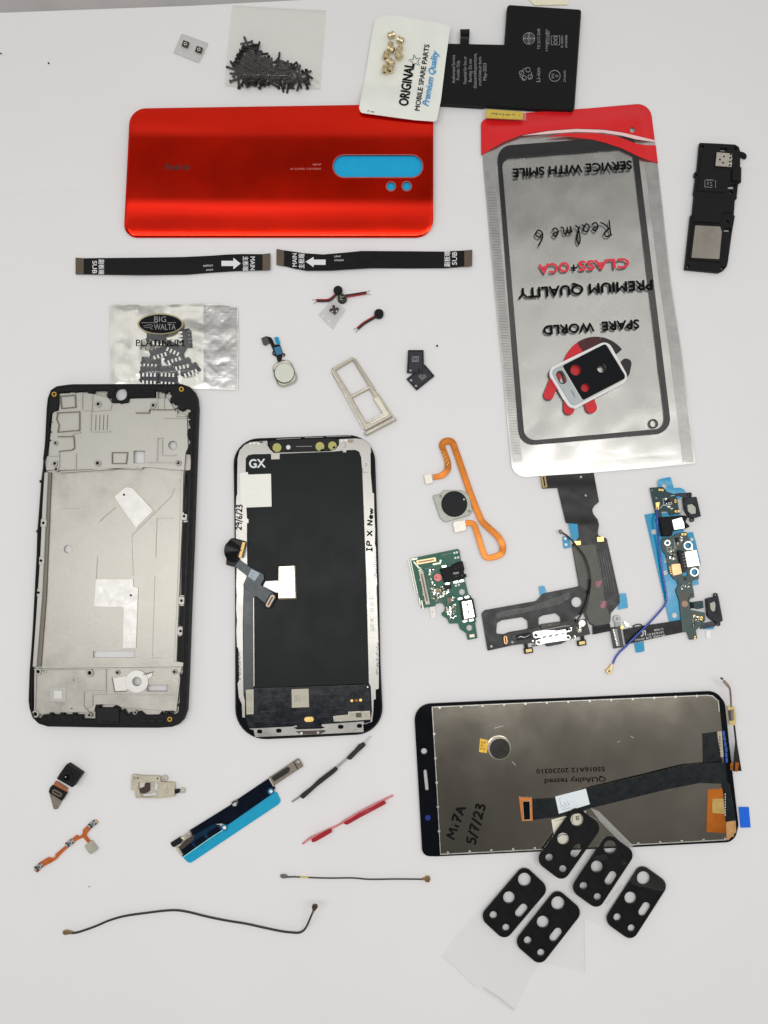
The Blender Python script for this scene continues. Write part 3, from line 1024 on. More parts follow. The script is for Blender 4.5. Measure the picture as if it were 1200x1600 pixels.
sheet('front_film', [p if p[0] < 318 else (min(p[0], 320), p[1]) for p in po if p[0] < 335 or p[1] > 1e9] , pf, 0, clear('packet film', (.98, .98, .97), haze=.04, rough=.1, bump=.5, bs=60), t, cell=5)
pfz = lambda x, y: pf(x, y) + .2
sheet('badge_print', circ(250.6, 506, 36, 36, 16.6), pfz, .02, M('gold edge', S(170, 160, 130), .35, metal=.6), t, cell=5)
sheet('badge_print', circ(250.6, 506, 33.4, 36, 14.4), lambda x, y: pfz(x, y) + .2, .02, gloss, t, cell=5)
bz = lambda x, y: pfz(x, y) + .32
text('BIG', (241, 503), (259.5, 503), 8.6, bz, greyp, t)
text('WALTA', (240.5, 515.4), (274.5, 515.4), 9.2, bz, greyp, t)
strokes('badge_line_print', [[(221, 504.2), (275, 504.2)], [(224, 510), (230, 508), (236, 507.5), (238.5, 510), (234, 512), (239, 515)], [(226, 511), (231, 512), (233, 509)]], .7, bz, greyp, t)
text('PLATINUM', (212.5, 540.5), (286.6, 540.5), 9.6, pfz, ink, t, bold=.012)
strokes('serif_print', [[(x - 2, y), (x + 4, y)] for x in (214, 224, 233, 240, 249.5, 257, 266, 276, 285) for y in (540.3,)] + [[(x - 1, 531), (x + 3, 531)] for x in (214, 224, 242, 250, 258, 266, 276, 284)], .9, pfz, ink, t, curve=False)
gc = M('grey connector plastic', S(60, 62, 66, 1.0), .5, spec=.4, vary=.1)
proto = None
LBL = 'small grey connector with silver pins lying inside the silver foil packet'
for x, y, a, l in ((243, 527, 3, 0), (294, 527, 84, 'grey connector turned upright along its short side beside the word on the packet'), (247, 550, -18, 0), (269, 557, -18, 0), (235, 564, 4, 0), (282, 567, -12, 0), (233, 578, 1, 0), (262, 578, 3, 0), (294, 577, -22, 0), (274, 542, 26, 0),
                   (233, 590, 2, 0), (262, 592, 4, 0)):
    if proto is None:
        proto = c = thing('pin_connector', LBL, 'connector', x, y, 0)
        kids = [shape('housing', [(x - 14, y - 6.5), (x + 14, y - 6.5), (x + 14, y + 2), (x + 16, y + 3), (x + 15, y + 6.5), (x - 14, y + 6.5), (x - 16, y + 3), (x - 14, y + 1)], 1.0, 2.3, gc, c, ch=.15)]
        for k in range(4):
            kids.append(box('pin', x - 9 + 6 * k, y + 7, 3, 6, 0, 1.2, 2.45, tin, c, ch=.08))
        for k in range(4):
            kids.append(box('slot', x - 9 + 6 * k, y - 5.6, 1.4, 3, 0, 2.25, 2.36, greyp, c, ch=.02))
        c.rotation_euler = (0, 0, math.radians(-a))
    else:
        c = proto.copy()
        COL.objects.link(c)
        ORG[c.name] = c.location.copy()
        for k in kids:
            q = k.copy()
            COL.objects.link(q)
            q.parent = c
        c.location = P(x, y, .1 + .25 * random.random())
        c.rotation_euler = (0, 0, math.radians(-a))
    props(c, l or LBL, 'connector', 'grey connectors in the foil packet')

# ------------------------------------------------------------------ home button
t = thing('home_button', 'white round home button in steel ring on a black flex', 'home button', 444, 582)
shape('ring', rnd([(423, 569), (452, 558.5), (467, 595), (435.5, 607.5)], 11, 8), .2, 1.9, M('button ring', S(196, 190, 178), .22, metal=1, vary=.05), t, ch=.7)
disc('dark_groove', 444.2, 583.2, 16.2, 1.85, 2.0, ink, t, ch=.03, n=36)
disc('button_face', 444.2, 582.4, 15.2, 1.9, 2.5, M('ivory button', S(200, 204, 190, 1.12), .3, coat=.3, vary=.02), t, ch=.25, n=36)
fx = rnd([(408, 528), (416.2, 525.2), (423.3, 527), (426.2, 531.2), (429, 538.3), (437.5, 538.3), (441.7, 551), (445.8, 553), (444.6, 557), (440.3, 556.7), (440.3, 563), (434, 565.5), (431.8, 557.5), (426, 554.3), (425.2, 550.4), (427, 548), (422, 536), (418, 537)], 1.4)
shape('flex', fx, .5, .75, satin, t, holes=[circ(428.2, 551.5, 1.2, 8), circ(442.2, 554.8, 1.3, 8)], ch=.05)
shape('connector_pad', rnd([(408, 528), (417.5, 526.5), (421, 535), (415, 539.6), (411, 538)], 1), .6, 1.3, M('taupe pad', S(66, 60, 52), .5), t, ch=.1)
shape('release_film', [(428.2, 527), (434.7, 526), (438, 537.6), (432, 538.4)], .8, .88, bluef, t, ch=.02)
shape('release_film', [(427.8, 543.2), (437.6, 541), (441.2, 552.3), (432, 555)], .8, .9, blued, t, ch=.02)

# ------------------------------------------------------------------ three coin motors with red and black leads
redw = M('red wire', S(138, 26, 30), .4, vary=.1)
blkw = M('black wire', (.012, .011, .011), .4)
bare = M('bare wire', S(190, 170, 150), .35, metal=.8)


def motor(lbl, x, y, r, path, ring=False):
    t = thing('coin_motor', lbl, 'motor', x, y, group='coin motors with thin leads')
    disc('case', x, y, r, .2, 2.3, black, t, ch=.5, n=32)
    if ring:
        disc('cap_ring', x, y, r - 1, 2.3, 2.5, M('green grey cap', S(70, 74, 60), .4, metal=.5), t, hole=r - 2.6, ch=.05)
        strokes('coil_mark', [[(x - 3, y - 3), (x, y - 1), (x + 3, y - 3)], [(x - 2, y - 3), (x - 2, y + 2)], [(x - 3, y + 2), (x + 2, y + 3)]], 1.1, 2.4, M('solder mark', S(150, 145, 120), .4, metal=.5), t)
    else:
        disc('cap', x, y, r * .62, 2.3, 2.42, matte, t, ch=.06)
    ps = [(a, b, z) for a, b, z in path]
    d = Vector((ps[-1][0] - ps[0][0], ps[-1][1] - ps[0][1])).normalized()
    n = Vector((-d.y, d.x))
    for sgn, m in ((1, redw), (-1, blkw)):
        q = [(a + n.x * sgn * 1.25, b + n.y * sgn * 1.25, z) for a, b, z in ps]
        tube('lead', q, .42, m, t, n=6)
        e = q[-1]
        tube('bare_tip', [e, (e[0] + d.x * 3 + n.x * sgn, e[1] + d.y * 3 + n.y * sgn, .5), (e[0] + d.x * 6 + n.x * sgn * 1.6, e[1] + d.y * 6 + n.y * sgn * 1.6, .4)], .2, bare, t, n=5)


motor('plain black coin motor, topmost of the touching pair', 528, 452.7, 7, [(526, 458, 1.2), (521, 464, 1), (514, 468.8, .9), (505, 469.6, .7), (494.6, 469.5, .6)])
motor('black coin motor with exposed grey coil face, lower of the touching pair', 534.4, 465.4, 7.3, [(540, 462.5, 1.2), (550, 461.2, .9), (560, 459.6, .7), (572.6, 457.6, .7)], True)
motor('lone black coin motor with short leads beside the clear tape piece', 592, 489.3, 7.4, [(587, 494.5, 1.2), (580, 498.5, .9), (569, 505, .7), (558.8, 513.6, .6)])

# clear tape with a brown chip
t = thing('tape_pocket', 'clear tape pocket holding a dark square chip below the motors', 'tape pocket', 519, 490)
shape('pocket', [(519, 467), (540.3, 483.6), (538, 488), (524.5, 507), (523, 510.5), (520, 514.5), (510, 505), (497, 491.7), (505, 483)], .1, .6, frost, t, holes=[circ(504.5, 492.5, 2.2, 12), circ(513.6, 501, 2.2, 12)], ch=.1)
strokes('edge_groove', [[(508, 505), (500, 497)], [(538, 486), (524, 507)], [(520, 470), (538, 484)], [(511, 479), (527, 499)]], .8, .6, clr, t, curve=False)
c = thing('square_chip', 'dark brown square chip with four white dots in clear tape', 'chip', 522, 483.3)
box('package', 522, 483.3, 11, 11, 36, .6, 1.7, M('dark brown chip', S(54, 40, 32), .5, vary=.3, vs=900), c, ch=.1)
for a in range(4):
    disc('dot', 522 + 4.6 * math.cos(math.radians(36 + 90 * a)), 483.3 + 4.6 * math.sin(math.radians(36 + 90 * a)), 1, 1.7, 1.8, white, c, ch=.02, n=10)

# ------------------------------------------------------------------ SIM tray
champ = M('champagne metal', S(170, 164, 150), .36, metal=.7, vary=.06, bump=.04, bs=1500)
t = thing('sim_tray', 'champagne metal SIM card tray with two open bays', 'SIM tray', 568, 618)
h1 = [(524.3, 579), (551.3, 563), (576, 603.5), (548, 617)]
h2 = [(550, 622), (577, 608), (601, 648), (573, 661.5)]
shape('frame', rnd([(518, 577), (519, 574.5), (549.5, 557.6), (556, 561), (585.5, 606), (587, 611), (592, 616), (614, 650), (570, 673.5), (566.5, 664), (520, 586)], 1.2), .2, 1.2, champ, t, holes=[h1, h2], ch=.25)
wall('side_rail', [(519, 579), (568, 669)], 1.8, 1.2, 1.9, steel, t)
wall('side_rail', [(552.5, 559.5), (585, 609)], 2.6, 1.2, 1.8, champ, t)
wall('side_rail', [(590, 616.5), (612, 649)], 2.0, 1.2, 1.9, champ, t)
wall('end_rail', [(520, 575.5), (550, 559)], 1.6, 1.1, 1.7, steel2, t)
wall('cross_bar', [(550, 619), (577.5, 604.5)], 2.6, 1.1, 1.7, steel2, t)
shape('inner_ledge', [(583, 622), (591, 619), (609, 648), (580, 663), (578, 660), (600, 648.5), (588, 630)], 1.1, 1.5, steel2, t, ch=.1)
shape('contact_shelf', [(575, 657), (600, 644), (601.5, 648), (576.5, 661)], .5, .9, steel, t, ch=.1)
shape('front_bar', rnd([(569, 675.5), (616.5, 650.5), (620, 655.5), (572, 680.5)], 1.4), .1, 2.6, champ, t, ch=.35)
wall('bar_line', [(571, 677), (617.5, 652.5)], .7, 2.55, 2.7, steel, t)

# ------------------------------------------------------------------ two black carrier tape pockets
icm = M('carrier tape', (.017, .018, .024), .35, spec=.45, bump=.05)
for lbl, pts, hl, mark, z0 in (('black carrier tape pocket lying tilted under its twin', [(663.7, 569), (679.3, 587.3), (651, 610), (634.8, 592)], ((642, 594), (650, 602.7)), (660, 588, 8, 8, 50), .1),
                               ('black carrier tape pocket standing straight on top of its twin', [(637.5, 546.6), (662, 546.6), (662.8, 584), (635.6, 582.6)], ((641.6, 578.5), (654.8, 578.5)), (649, 561, 9.5, 7.5, 0), .95)):
    c = thing('tape_pocket', lbl, 'tape pocket', pts[0][0], pts[0][1] + 15)
    shape('pocket', rnd(pts, 1), z0, z0 + .8, icm, c, holes=[circ(*hl[0], 2.4, 12), circ(*hl[1], 2.2, 12)], ch=.12)
    mx, my, mw, mh, ma = mark
    strokes('mark_print', [rect(mx, my, mw, mh, ma) + [rect(mx, my, mw, mh, ma)[0]], rect(mx, my, mw * .5, mh * .5, ma) + [rect(mx, my, mw * .5, mh * .5, ma)[0]]], 1.2, z0 + .82, greyp, c, curve=False)
    e = offset(pts, 2.2)
    wall('pocket_edge', e, .8, z0 + .75, z0 + .95, gloss, c, closed=True)

# ------------------------------------------------------------------ phone middle frame
t = thing('phone_chassis', 'black phone middle frame with bare grey metal plate', 'phone frame', 180, 868)
fo_ = [(72.3, 638), (74, 622), (79, 609), (88, 603.2), (103, 601), (113, 600), (200, 599.6), (283.7, 599.7), (296, 604), (304, 612), (308.4, 622), (309.8, 638), (305.5, 759), (302, 858), (298, 957), (294.6, 1053), (292, 1109), (287, 1124), (279, 1132), (268, 1136), (247.5, 1137.4), (160, 1137), (74, 1135.5),
       (60, 1131), (50.5, 1122), (45.5, 1107), (44, 1095), (45.2, 1060), (45.6, 1048), (48, 1018), (50.5, 981), (56.6, 865), (57.6, 832), (61.4, 783), (63.6, 752), (66.2, 732.6), (69.9, 686.7)]
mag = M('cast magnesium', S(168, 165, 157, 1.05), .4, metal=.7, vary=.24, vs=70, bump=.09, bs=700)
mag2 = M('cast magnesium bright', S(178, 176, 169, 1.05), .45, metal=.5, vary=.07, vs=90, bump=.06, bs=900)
magd = M('cast magnesium shaded', S(112, 108, 98), .5, metal=.5, vary=.1)  # darker tone of the same metal, paints shade onto ribs and slopes
hp = [circ(106.4, 858, 6.6, 20), circ(269.7, 695.6, 6.8, 20), rect(217.4, 714, 17.5, 19, 1), [(145.5, 1017), (210.8, 1017), (210.6, 1027.6), (145.3, 1027.6)], circ(213.7, 1065, 7, 20), [(229.5, 1070.5), (262, 1070.5), (261, 1080), (229.5, 1080)], circ(188, 615.5, 10.5, 24)]
shape('metal_plate', offset(clean(fo_), 3), .5, 1.0, mag, t, holes=hp, ch=.05)
ri = [(92, 614), (96, 611.8), (97.5, 614), (101, 611.6), (103, 614), (107, 611.5), (115, 611.3), (117, 614), (121, 611.3), (128, 611.2), (136, 611), (137, 613.8), (146, 613.8), (147, 610), (166, 609.8), (168, 613), (166, 617.5), (168, 621), (173, 620), (174.6, 627.5), (186, 628), (187.5, 630.5), (192, 630.5), (193, 628.4), (200, 627.6), (202, 621),
      (242.6, 620), (242.6, 610.5), (252, 611), (253, 614), (260, 614), (261, 611), (265.6, 611), (265.6, 616), (268.5, 618), (265.6, 622), (265.6, 628.7), (271, 628.7), (272, 632), (277, 632), (279, 640), (284, 642), (288, 640), (291, 637.5), (297.5, 640), (297.5, 643), (293.5, 645), (293.8, 653), (298.5, 655), (294, 657), (296, 666), (297.5, 668), (293, 671), (292, 680), (297, 691), (294, 697),
      (291, 705), (291, 709), (297, 709.5), (298, 722), (297, 734), (289, 735), (287.5, 765), (286.5, 803), (294, 804), (293, 815.5), (286, 816), (283.7, 870), (282.5, 930), (290, 931), (288.5, 946.5), (281, 947), (279.5, 978), (285, 979), (284, 993.5), (278.5, 994.5), (277, 1034), (286, 1035.5), (285, 1051), (281, 1056), (280.5, 1098), (277, 1102), (279.5, 1106), (278, 1113),
      (272, 1118), (262, 1113), (256, 1117), (252, 1112), (247, 1117.5), (226, 1117.5), (218.5, 1111), (214, 1113), (209, 1117), (203, 1113), (199, 1118), (193, 1108), (187.5, 1112), (186, 1104.5), (181, 1102), (176, 1104), (178, 1106), (156, 1106), (158, 1102), (150, 1102.5), (148.2, 1107), (148.4, 1123.6), (129, 1123.6), (129, 1116.8), (118, 1117), (119, 1113.6), (112.5, 1113.6), (113.5, 1117), (100, 1117),
      (101, 1113.6), (93.5, 1113.6), (94.5, 1117), (82, 1117), (83, 1113.6), (76.5, 1113.6), (77.5, 1117), (66, 1117.5), (62, 1124), (53, 1121), (49.5, 1113), (50, 1085), (51.5, 1049), (49, 1043.7), (52.5, 995), (58, 925), (61.4, 869.7), (62.5, 830), (66, 783), (68.2, 737), (69, 731), (68.5, 716), (74.5, 711), (74.8, 690), (79, 688), (75.5, 684), (77.5, 676), (80, 675), (76.5, 670), (77.6, 660), (81, 659), (78, 656), (79, 648),
      (83, 643), (90.4, 641), (92, 630)]
shape('plastic_rim', clean(fo_), .2, 3.3, matte, t, holes=[ri, circ(188, 615.5, 10, 24)], ch=.35)
wall('outer_lip', offset(clean(fo_), 1.4), 1.6, 3.2, 3.7, black, t, closed=True)
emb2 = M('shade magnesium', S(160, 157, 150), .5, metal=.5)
# raised upper deck, lower deck, side rails
shape('upper_deck', [(82, 645), (92, 615), (128, 613), (146, 615.5), (170, 622), (175, 630), (200, 630), (203, 623), (262, 622), (268, 632), (276, 645), (292, 648), (294, 700), (290, 708), (288, 735), (270, 734), (240, 731), (225, 730), (222, 731.5), (120, 733), (92, 733.5), (72, 735), (70, 722), (76, 705)], 1.0, 2.3, mag2, t,
      holes=[hp[1], hp[2]], ch=.15)
shape('lower_deck', [(53, 1047), (164, 1045), (284, 1043), (280, 1060), (276, 1112), (222, 1108), (190, 1106), (181, 1101), (150, 1101), (147, 1112), (62, 1116), (53, 1108)], 1.0, 2.2, mag, t, holes=[hp[4], hp[5]], ch=.15)
shape('side_rail', [(69, 738), (75, 738), (66, 930), (57, 1042), (50.5, 1042), (56, 965), (62.5, 868), (66, 790)], 1.2, 2.9, mag2, t, ch=.2)
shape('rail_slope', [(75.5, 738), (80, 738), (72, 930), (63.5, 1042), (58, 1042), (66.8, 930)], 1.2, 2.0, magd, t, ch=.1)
shape('side_rail', [(283, 735), (287, 735), (285.5, 800), (282.5, 870), (279, 960), (276, 1034), (272, 1034), (275, 960), (279, 860)], 1.2, 2.6, mag2, t, ch=.2)
for pts in ([(92, 733.5), (222, 731.5)], [(92, 738), (215, 730)], [(230, 722), (278, 722.5)], [(53, 1046), (284, 1043)], [(165, 1046), (164.5, 1083)], [(130, 1080), (164, 1080)], [(130, 1081), (130, 1104), (138, 1112)], [(144, 1086), (277, 1087)], [(144, 1086), (143.5, 1102), (133, 1108)],
            [(56, 1055), (54, 1110)], [(66, 1048), (66, 1052), (72, 1050)], [(278, 1050), (281, 1060), (276, 1100)],
            [(94, 619), (117, 617), (118, 636), (96, 638), (94, 619)], [(88, 645), (124, 643), (124, 672), (90, 675), (92, 664), (88, 655), (90, 645)], [(90, 682), (115, 682), (116, 700), (112, 703), (92, 705)], [(116, 674), (124, 672)], [(128, 613), (128, 640), (144, 642)], [(144, 616), (143, 642), (172, 640), (174, 631)],
            [(142, 645), (141, 674)], [(141, 674), (172, 674)], [(236, 630), (233, 644)], [(212, 645), (233, 645), (234, 640), (270, 640), (278, 636)], [(276, 640), (276, 650), (290, 650)], [(245, 612), (246, 640)], [(256, 614), (256, 640)], [(246, 684), (253, 684), (253, 711), (275, 711)], [(246, 684), (245, 720)],
            [(175, 707), (199, 707), (197, 724), (175, 724), (175, 707)], [(256, 653), (290, 653)], [(118, 732), (118, 708)], [(92, 706), (92, 730)], [(76, 712), (92, 712)], [(112, 680), (118, 676), (126, 675)]):
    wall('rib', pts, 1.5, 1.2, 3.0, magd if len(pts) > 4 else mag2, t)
for x in (150, 156, 162, 168):
    wall('rib', [(x, 648), (x - 1, 672)], .8, 2.2, 2.6, magd, t)
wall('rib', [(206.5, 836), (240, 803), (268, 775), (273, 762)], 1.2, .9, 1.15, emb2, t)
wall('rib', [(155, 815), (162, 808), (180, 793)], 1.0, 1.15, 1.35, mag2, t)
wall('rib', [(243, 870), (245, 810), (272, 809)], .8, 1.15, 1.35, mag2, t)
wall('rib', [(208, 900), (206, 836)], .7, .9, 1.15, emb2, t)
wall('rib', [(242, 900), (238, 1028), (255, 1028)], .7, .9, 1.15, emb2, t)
wall('rib', [(95, 794), (124, 794)], .7, 1.15, 1.3, mag2, t)
wall('rib', [(150, 905), (152, 870)], .6, 1.15, 1.28, mag2, t)
for x, y, r in ((153, 631, 5), (239, 633, 4.6), (85, 724, 4.6), (152, 723.5, 5), (278, 723, 4.8), (87, 733, 4), (86, 692, 3.6), (59, 1049.5, 5.4), (139.5, 1051.5, 6), (183, 1051, 4), (272, 1050, 4.2), (54.5, 1116, 6), (139, 1117.5, 3.8), (210.5, 1113.5, 3.6)):
    disc('screw_boss', x, y, r, 1.1, 3.3, mag2, t, hole=r * .5, ch=.25, n=20)
    disc('boss_hole_shade', x, y, r * .5, 2.25, 2.4, ink, t, ch=.01, n=14)  # dark disc paints the shade inside the open boss
for x, y in ((67.5, 817), (287.5, 806.5), (60, 926), (283.5, 938.5), (282, 986), (64, 876)):
    box('screw_ear', x, y, 10, 13, 3, 1.2, 3.0, mag2, t, r=2.5, ch=.2)
    disc('ear_hole', x, y, 2.2, 2.95, 3.06, ink, t, ch=.02, n=14)
for x, y in ((84.3, 615.8), (283.3, 608), (265, 1124)):
    disc('brass_bush', x, y, 4, 3.0, 3.5, M('yellow brass', S(190, 150, 60), .3, metal=.9), t, hole=2, ch=.12, n=18)
for x, y in ((193.6, 773), (204.5, 930), (115, 1062.5), (112, 1107)):
    disc('pin_hole', x, y, 1.8 if y < 1000 else 1.1, 1.1 if y < 1000 else 2.1, 1.42 if y < 1000 else 2.25, ink, t, ch=.01, n=14)
sil = M('silver pad', S(198, 197, 192, 1.12), .42, metal=.5, vary=.04, bump=.03)
shape('silver_pad', rnd([(178, 776), (196.7, 760.5), (207.6, 762.8), (240, 797.8), (212.5, 825.6)], [3, 8, 6, 0, 0]), 1.15, 1.4, sil, t, ch=.08)
shape('silver_pad', rnd([(149.6, 904.7), (208.3, 904.7), (208.3, 916.8), (216, 918), (212.5, 1012.7), (191.4, 1012.7), (193, 949.4), (146.5, 947.5)], 1), 1.15, 1.4, sil, t, ch=.08)
disc('spring_ring', 213.7, 1065, 18, 2.2, 2.9, sil, t, hole=7, ch=.15, n=32)
shape('spring_arm', [(175, 1059.5), (199, 1056), (202, 1074), (197, 1080), (178, 1081)], 2.2, 2.7, sil, t, ch=.1)
wall('arm_edge', [(175, 1059.5), (179, 1081), (197, 1080)], 1.6, 2.2, 3.0, magd, t)
shape('spring_tab', rnd([(226, 1056), (238, 1050.5), (238, 1056), (230, 1062)], 1), 2.2, 2.7, sil, t, ch=.08)
wall('tab_edge', [(224, 1054), (239, 1050)], 1.6, 2.2, 3.0, magd, t)
box('square_boss', 90.5, 1085, 25, 23, 1, 2.2, 2.5, mag2, t, ch=.1)
box('square_boss', 90.5, 1085.5, 13, 13, 1, 2.5, 2.8, sil, t, ch=.1)
# black plastic pieces of the rim
shape('camera_mount', [(174.5, 605), (200, 605), (201, 628), (175, 628.5)], 1.9, 3.6, black, t, holes=[circ(188, 615.5, 11, 24)], ch=.3)
for y in (607.5, 612.5, 617):
    wall('top_rib', [(203, y), (241, y)], 1.4, 3.2, 3.7, black, t)
for pl in ([(301.5, 640), (297, 770), (293, 870), (289, 960), (286, 1034)], [(297, 740), (292.5, 850), (288, 950), (284, 1030)]):
    wall('side_rib', pl, 1.5, 3.2, 3.75, black, t)
wall('side_rib', [(290.5, 740), (290, 800)], 3, 2.9, 3.3, black, t)
shape('port_mount', [(150, 1106), (186, 1106), (186, 1132), (150, 1132)], 3.2, 3.9, black, t, ch=.3)
for x in (159, 169, 179):
    box('port_slot', x, 1129, 7, 5, 0, 3.85, 4.1, matte, t, ch=.15)
for x in (225, 238, 251):
    box('grille_slot', x, 1126.5, 9, 6.5, 0, 3.2, 3.7, black, t, r=1.5, ch=.25)
for k in range(7):
    wall('bottom_rib', [(72 + k * 10, 1121), (72 + k * 10, 1128)], 1.3, 3.2, 3.6, black, t)
wall('bottom_rib', [(66, 1129), (146, 1131)], 1.2, 3.2, 3.6, black, t)
wall('latch', [(258, 1121), (258, 1112), (270, 1112), (270, 1118)], 2.2, 2.6, 3.5, black, t)
box('side_key_bump', 63, 752, 3, 4, 0, 1, 3, black, t)
box('side_key_bump', 58, 830, 3, 4, 0, 1, 3, black, t)
emb = M('faint emboss', S(178, 174, 164), .5, metal=.5)
text('LG02E33', (205, 676), (239, 674), 6, 2.33, emb, t)
text('T12 R09-1', (206, 687), (238, 684), 6, 2.33, emb, t)

# ------------------------------------------------------------------ display assembly lying face down
t = thing('phone_display', 'phone display assembly face down with white handwriting strip and folded flex', 'display', 480, 918)
do = rnd([(364.3, 686), (585, 678), (589.5, 820), (592, 910), (594.5, 1036), (599.5, 1146), (490, 1152), (367.5, 1157.5), (367, 910), (365.9, 805)], [40, 42, 0, 0, 0, 42, 0, 48, 0, 0], 9)
shape('glass', do, .1, 1.3, gloss, t, ch=.3)
wall('bezel_lip', offset(clean(do), 1.6), 2.0, 1.3, 1.9, matte, t, closed=True)
sf = M('steel chassis', S(168, 166, 161, 1.0), .34, metal=.85, vary=.05, vs=60, bump=.03, bs=900)
so_ = [(370.5, 740), (371, 716), (374, 704), (382, 695), (392, 690.5), (403, 689.5), (404.5, 692), (410, 691.5), (411, 689.3), (418, 689), (418, 696), (422, 702), (428, 707.5), (440, 707), (515, 704.8), (524, 702), (529.5, 695), (529.5, 686), (540, 685.5), (556, 684.8), (566, 686), (574, 691), (579, 698), (580, 706), (579, 709), (579.5, 740), (582, 770), (584.5, 771), (585, 800),
       (586.5, 830), (586, 850), (587.5, 856), (588.5, 895), (589.5, 912), (588.5, 918), (590, 960), (591.5, 1002), (592, 1062), (592, 1076), (587, 1078), (587.5, 1092), (584, 1094), (583.5, 1112), (581.5, 1128), (569.5, 1132), (569, 1130.5), (578.5, 1128), (581, 1112), (579, 1072), (576.3, 1067.5), (572.9, 932.5), (571.8, 895), (566, 737.5),
       (564, 714), (561, 706), (555, 703), (541.5, 703.6), (540.8, 707), (535.8, 707), (535.4, 704.3), (520, 705.8), (437.2, 709), (437, 717.6), (423.6, 718), (423.2, 709.4), (396, 709.8), (388, 711.4), (384.2, 716), (383.9, 737.5), (385, 789), (386, 810), (388.5, 811), (388.5, 817), (386, 818), (386, 843), (386.5, 895), (386, 900), (381, 915), (380.5, 930), (379.4, 977.5), (380.5, 1085.5), (382.8, 1095), (382.8, 1121.5), (378.5, 1121), (377.5, 1100), (373, 1090), (371, 1068), (373.5, 1062),
       (372.5, 1015), (370, 1010), (369, 985), (370, 970), (368.6, 950), (369.6, 930), (368.6, 915), (369.5, 890), (368.5, 850), (368, 800), (369, 776), (370.5, 772)]
shape('steel_frame', so_, 1.3, 2.1, sf, t, ch=.1)
shape('backlight_film', [(384, 712), (390, 710), (423, 709.5), (424, 718), (437, 717.5), (437.5, 709), (520, 706), (541, 706), (555, 703.5), (563, 710), (566, 740), (572, 900), (576, 1068), (396.5, 1075), (396.5, 933), (404, 931), (386, 905), (386, 740)], 1.3, 1.75, M('grey black film', S(22, 29, 28, .9), .4, spec=.14, vary=.05, vs=50), t, ch=.1)
shape('edge_strip', [(381, 917), (387, 903), (404, 930), (395.8, 933), (396, 1077), (384, 1077), (382.5, 1090), (381.2, 1082), (380, 978)], 1.3, 1.8, M('grey strip', S(62, 68, 70), .3, spec=.35), t, ch=.08)
wall('strip_line', [(396.2, 934), (396.8, 1072)], 1.2, 1.7, 1.95, steel2, t)
shape('driver_flex', [(396.5, 1075.5), (484, 1073.5), (577.5, 1069.5), (580.5, 1112), (578, 1127), (502, 1132), (502, 1137), (463.5, 1138), (463, 1133), (388.5, 1138), (383.5, 1120), (384, 1078)], 1.5, 1.95, M('driver flex', (.007, .009, .013), .2, spec=.4, bump=.12, bs=220), t, ch=.12)
for pts in ([(397, 1076), (576, 1070)], [(405, 1098), (412, 1089), (424, 1086), (452, 1084)], [(410, 1101), (420, 1095), (452, 1093)], [(430, 1082), (453, 1081)], [(485, 1082), (545, 1078)], [(485, 1086), (545, 1082)], [(512, 1108), (520, 1094), (526, 1090)], [(527, 1092), (536, 1091.5), (536, 1106), (528, 1106)], [(528, 1099), (535, 1099)], [(506, 1109), (545, 1106)],
            [(406, 1112), (436, 1111)], [(389, 1119), (432, 1119)], [(400, 1127), (430, 1128)], [(455, 1113), (483, 1111)], [(483, 1079), (484, 1112)], [(454, 1078), (454, 1108)], [(470, 1121), (474, 1121)], [(494, 1121), (520, 1119)], [(440, 1130), (462, 1128)]):
    wall('flex_crease', pts, .8, 1.9, 2.06, M('crease', (.03, .034, .04), .2, spec=.6), t)
lblm = M('grey label', S(172, 168, 152, 1.1), .5, metal=.2, vary=.05)
shape('chip_label', [(383.9, 1077.6), (396.3, 1077), (396.3, 1116), (385, 1116.5)], 1.9, 2.15, lblm, t, ch=.06)
shape('driver_chip', [(455.4, 1077), (482.2, 1076), (482.9, 1105), (455.9, 1106)], 1.9, 2.4, lblm, t, ch=.1)
strokes('code_print', [rect(389.5, 1089.5, 7, 8, -2) + [rect(389.5, 1089.5, 7, 8, -2)[0]], [(388, 1087), (391, 1092)], [(386.5, 1107), (393, 1107)], [(386.5, 1111), (393, 1111)]], .9, 2.16, greyp, t, curve=False)
strokes('code_print', [rect(464.5, 1091.5, 8, 8, -2) + [rect(464.5, 1091.5, 8, 8, -2)[0]], [(462, 1089), (467, 1094)], [(463, 1093), (464, 1089)], [(472, 1089), (474, 1089)], [(476, 1089), (478, 1089)], [(472, 1093), (474, 1093)], [(476, 1093), (478, 1093)]], .9, 2.42, greyp, t, curve=False)
shape('gold_pad', pill(483, 1124, 15, 8, -1), 1.9, 2.1, gold, t, ch=.06)
for x, y in ((549.7, 1095), (556.8, 1094.5), (563.4, 1094)):
    disc('test_dot', x, y, 2.3, 1.9, 2.06, gold if x != 556.8 else copper, t, ch=.03, n=14)
disc('test_dot', 574.5, 1073.5, 1.3, 1.9, 2.05, tin, t, ch=.03, n=10)
shape('bracket', rnd([(521, 1119.5), (544.5, 1117), (544.8, 1112.5), (577.4, 1111.2), (578.5, 1123.8), (546, 1126), (522, 1127.2)], 1.5), 1.9, 2.4, lblm, t, ch=.12)
wall('bracket_edge', [(521, 1119.5), (544.5, 1117), (544.8, 1112.5), (577.4, 1111.2), (578.5, 1123.8), (546, 1126), (522, 1127.2), (521, 1119.5)], 1, 2.2, 2.55, steel, t)
box('dark_mark', 560.5, 1117.5, 9, 7, -2, 2.35, 2.5, M('dark mark', S(74, 70, 62), .5), t, ch=.03)
for x in (551, 572):
    wall('cross_mark', [(x - 3, 1115), (x + 3, 1120)], .6, 2.38, 2.46, greyp, t)
    wall('cross_mark', [(x - 3, 1120), (x + 3, 1115)], .6, 2.38, 2.46, greyp, t)
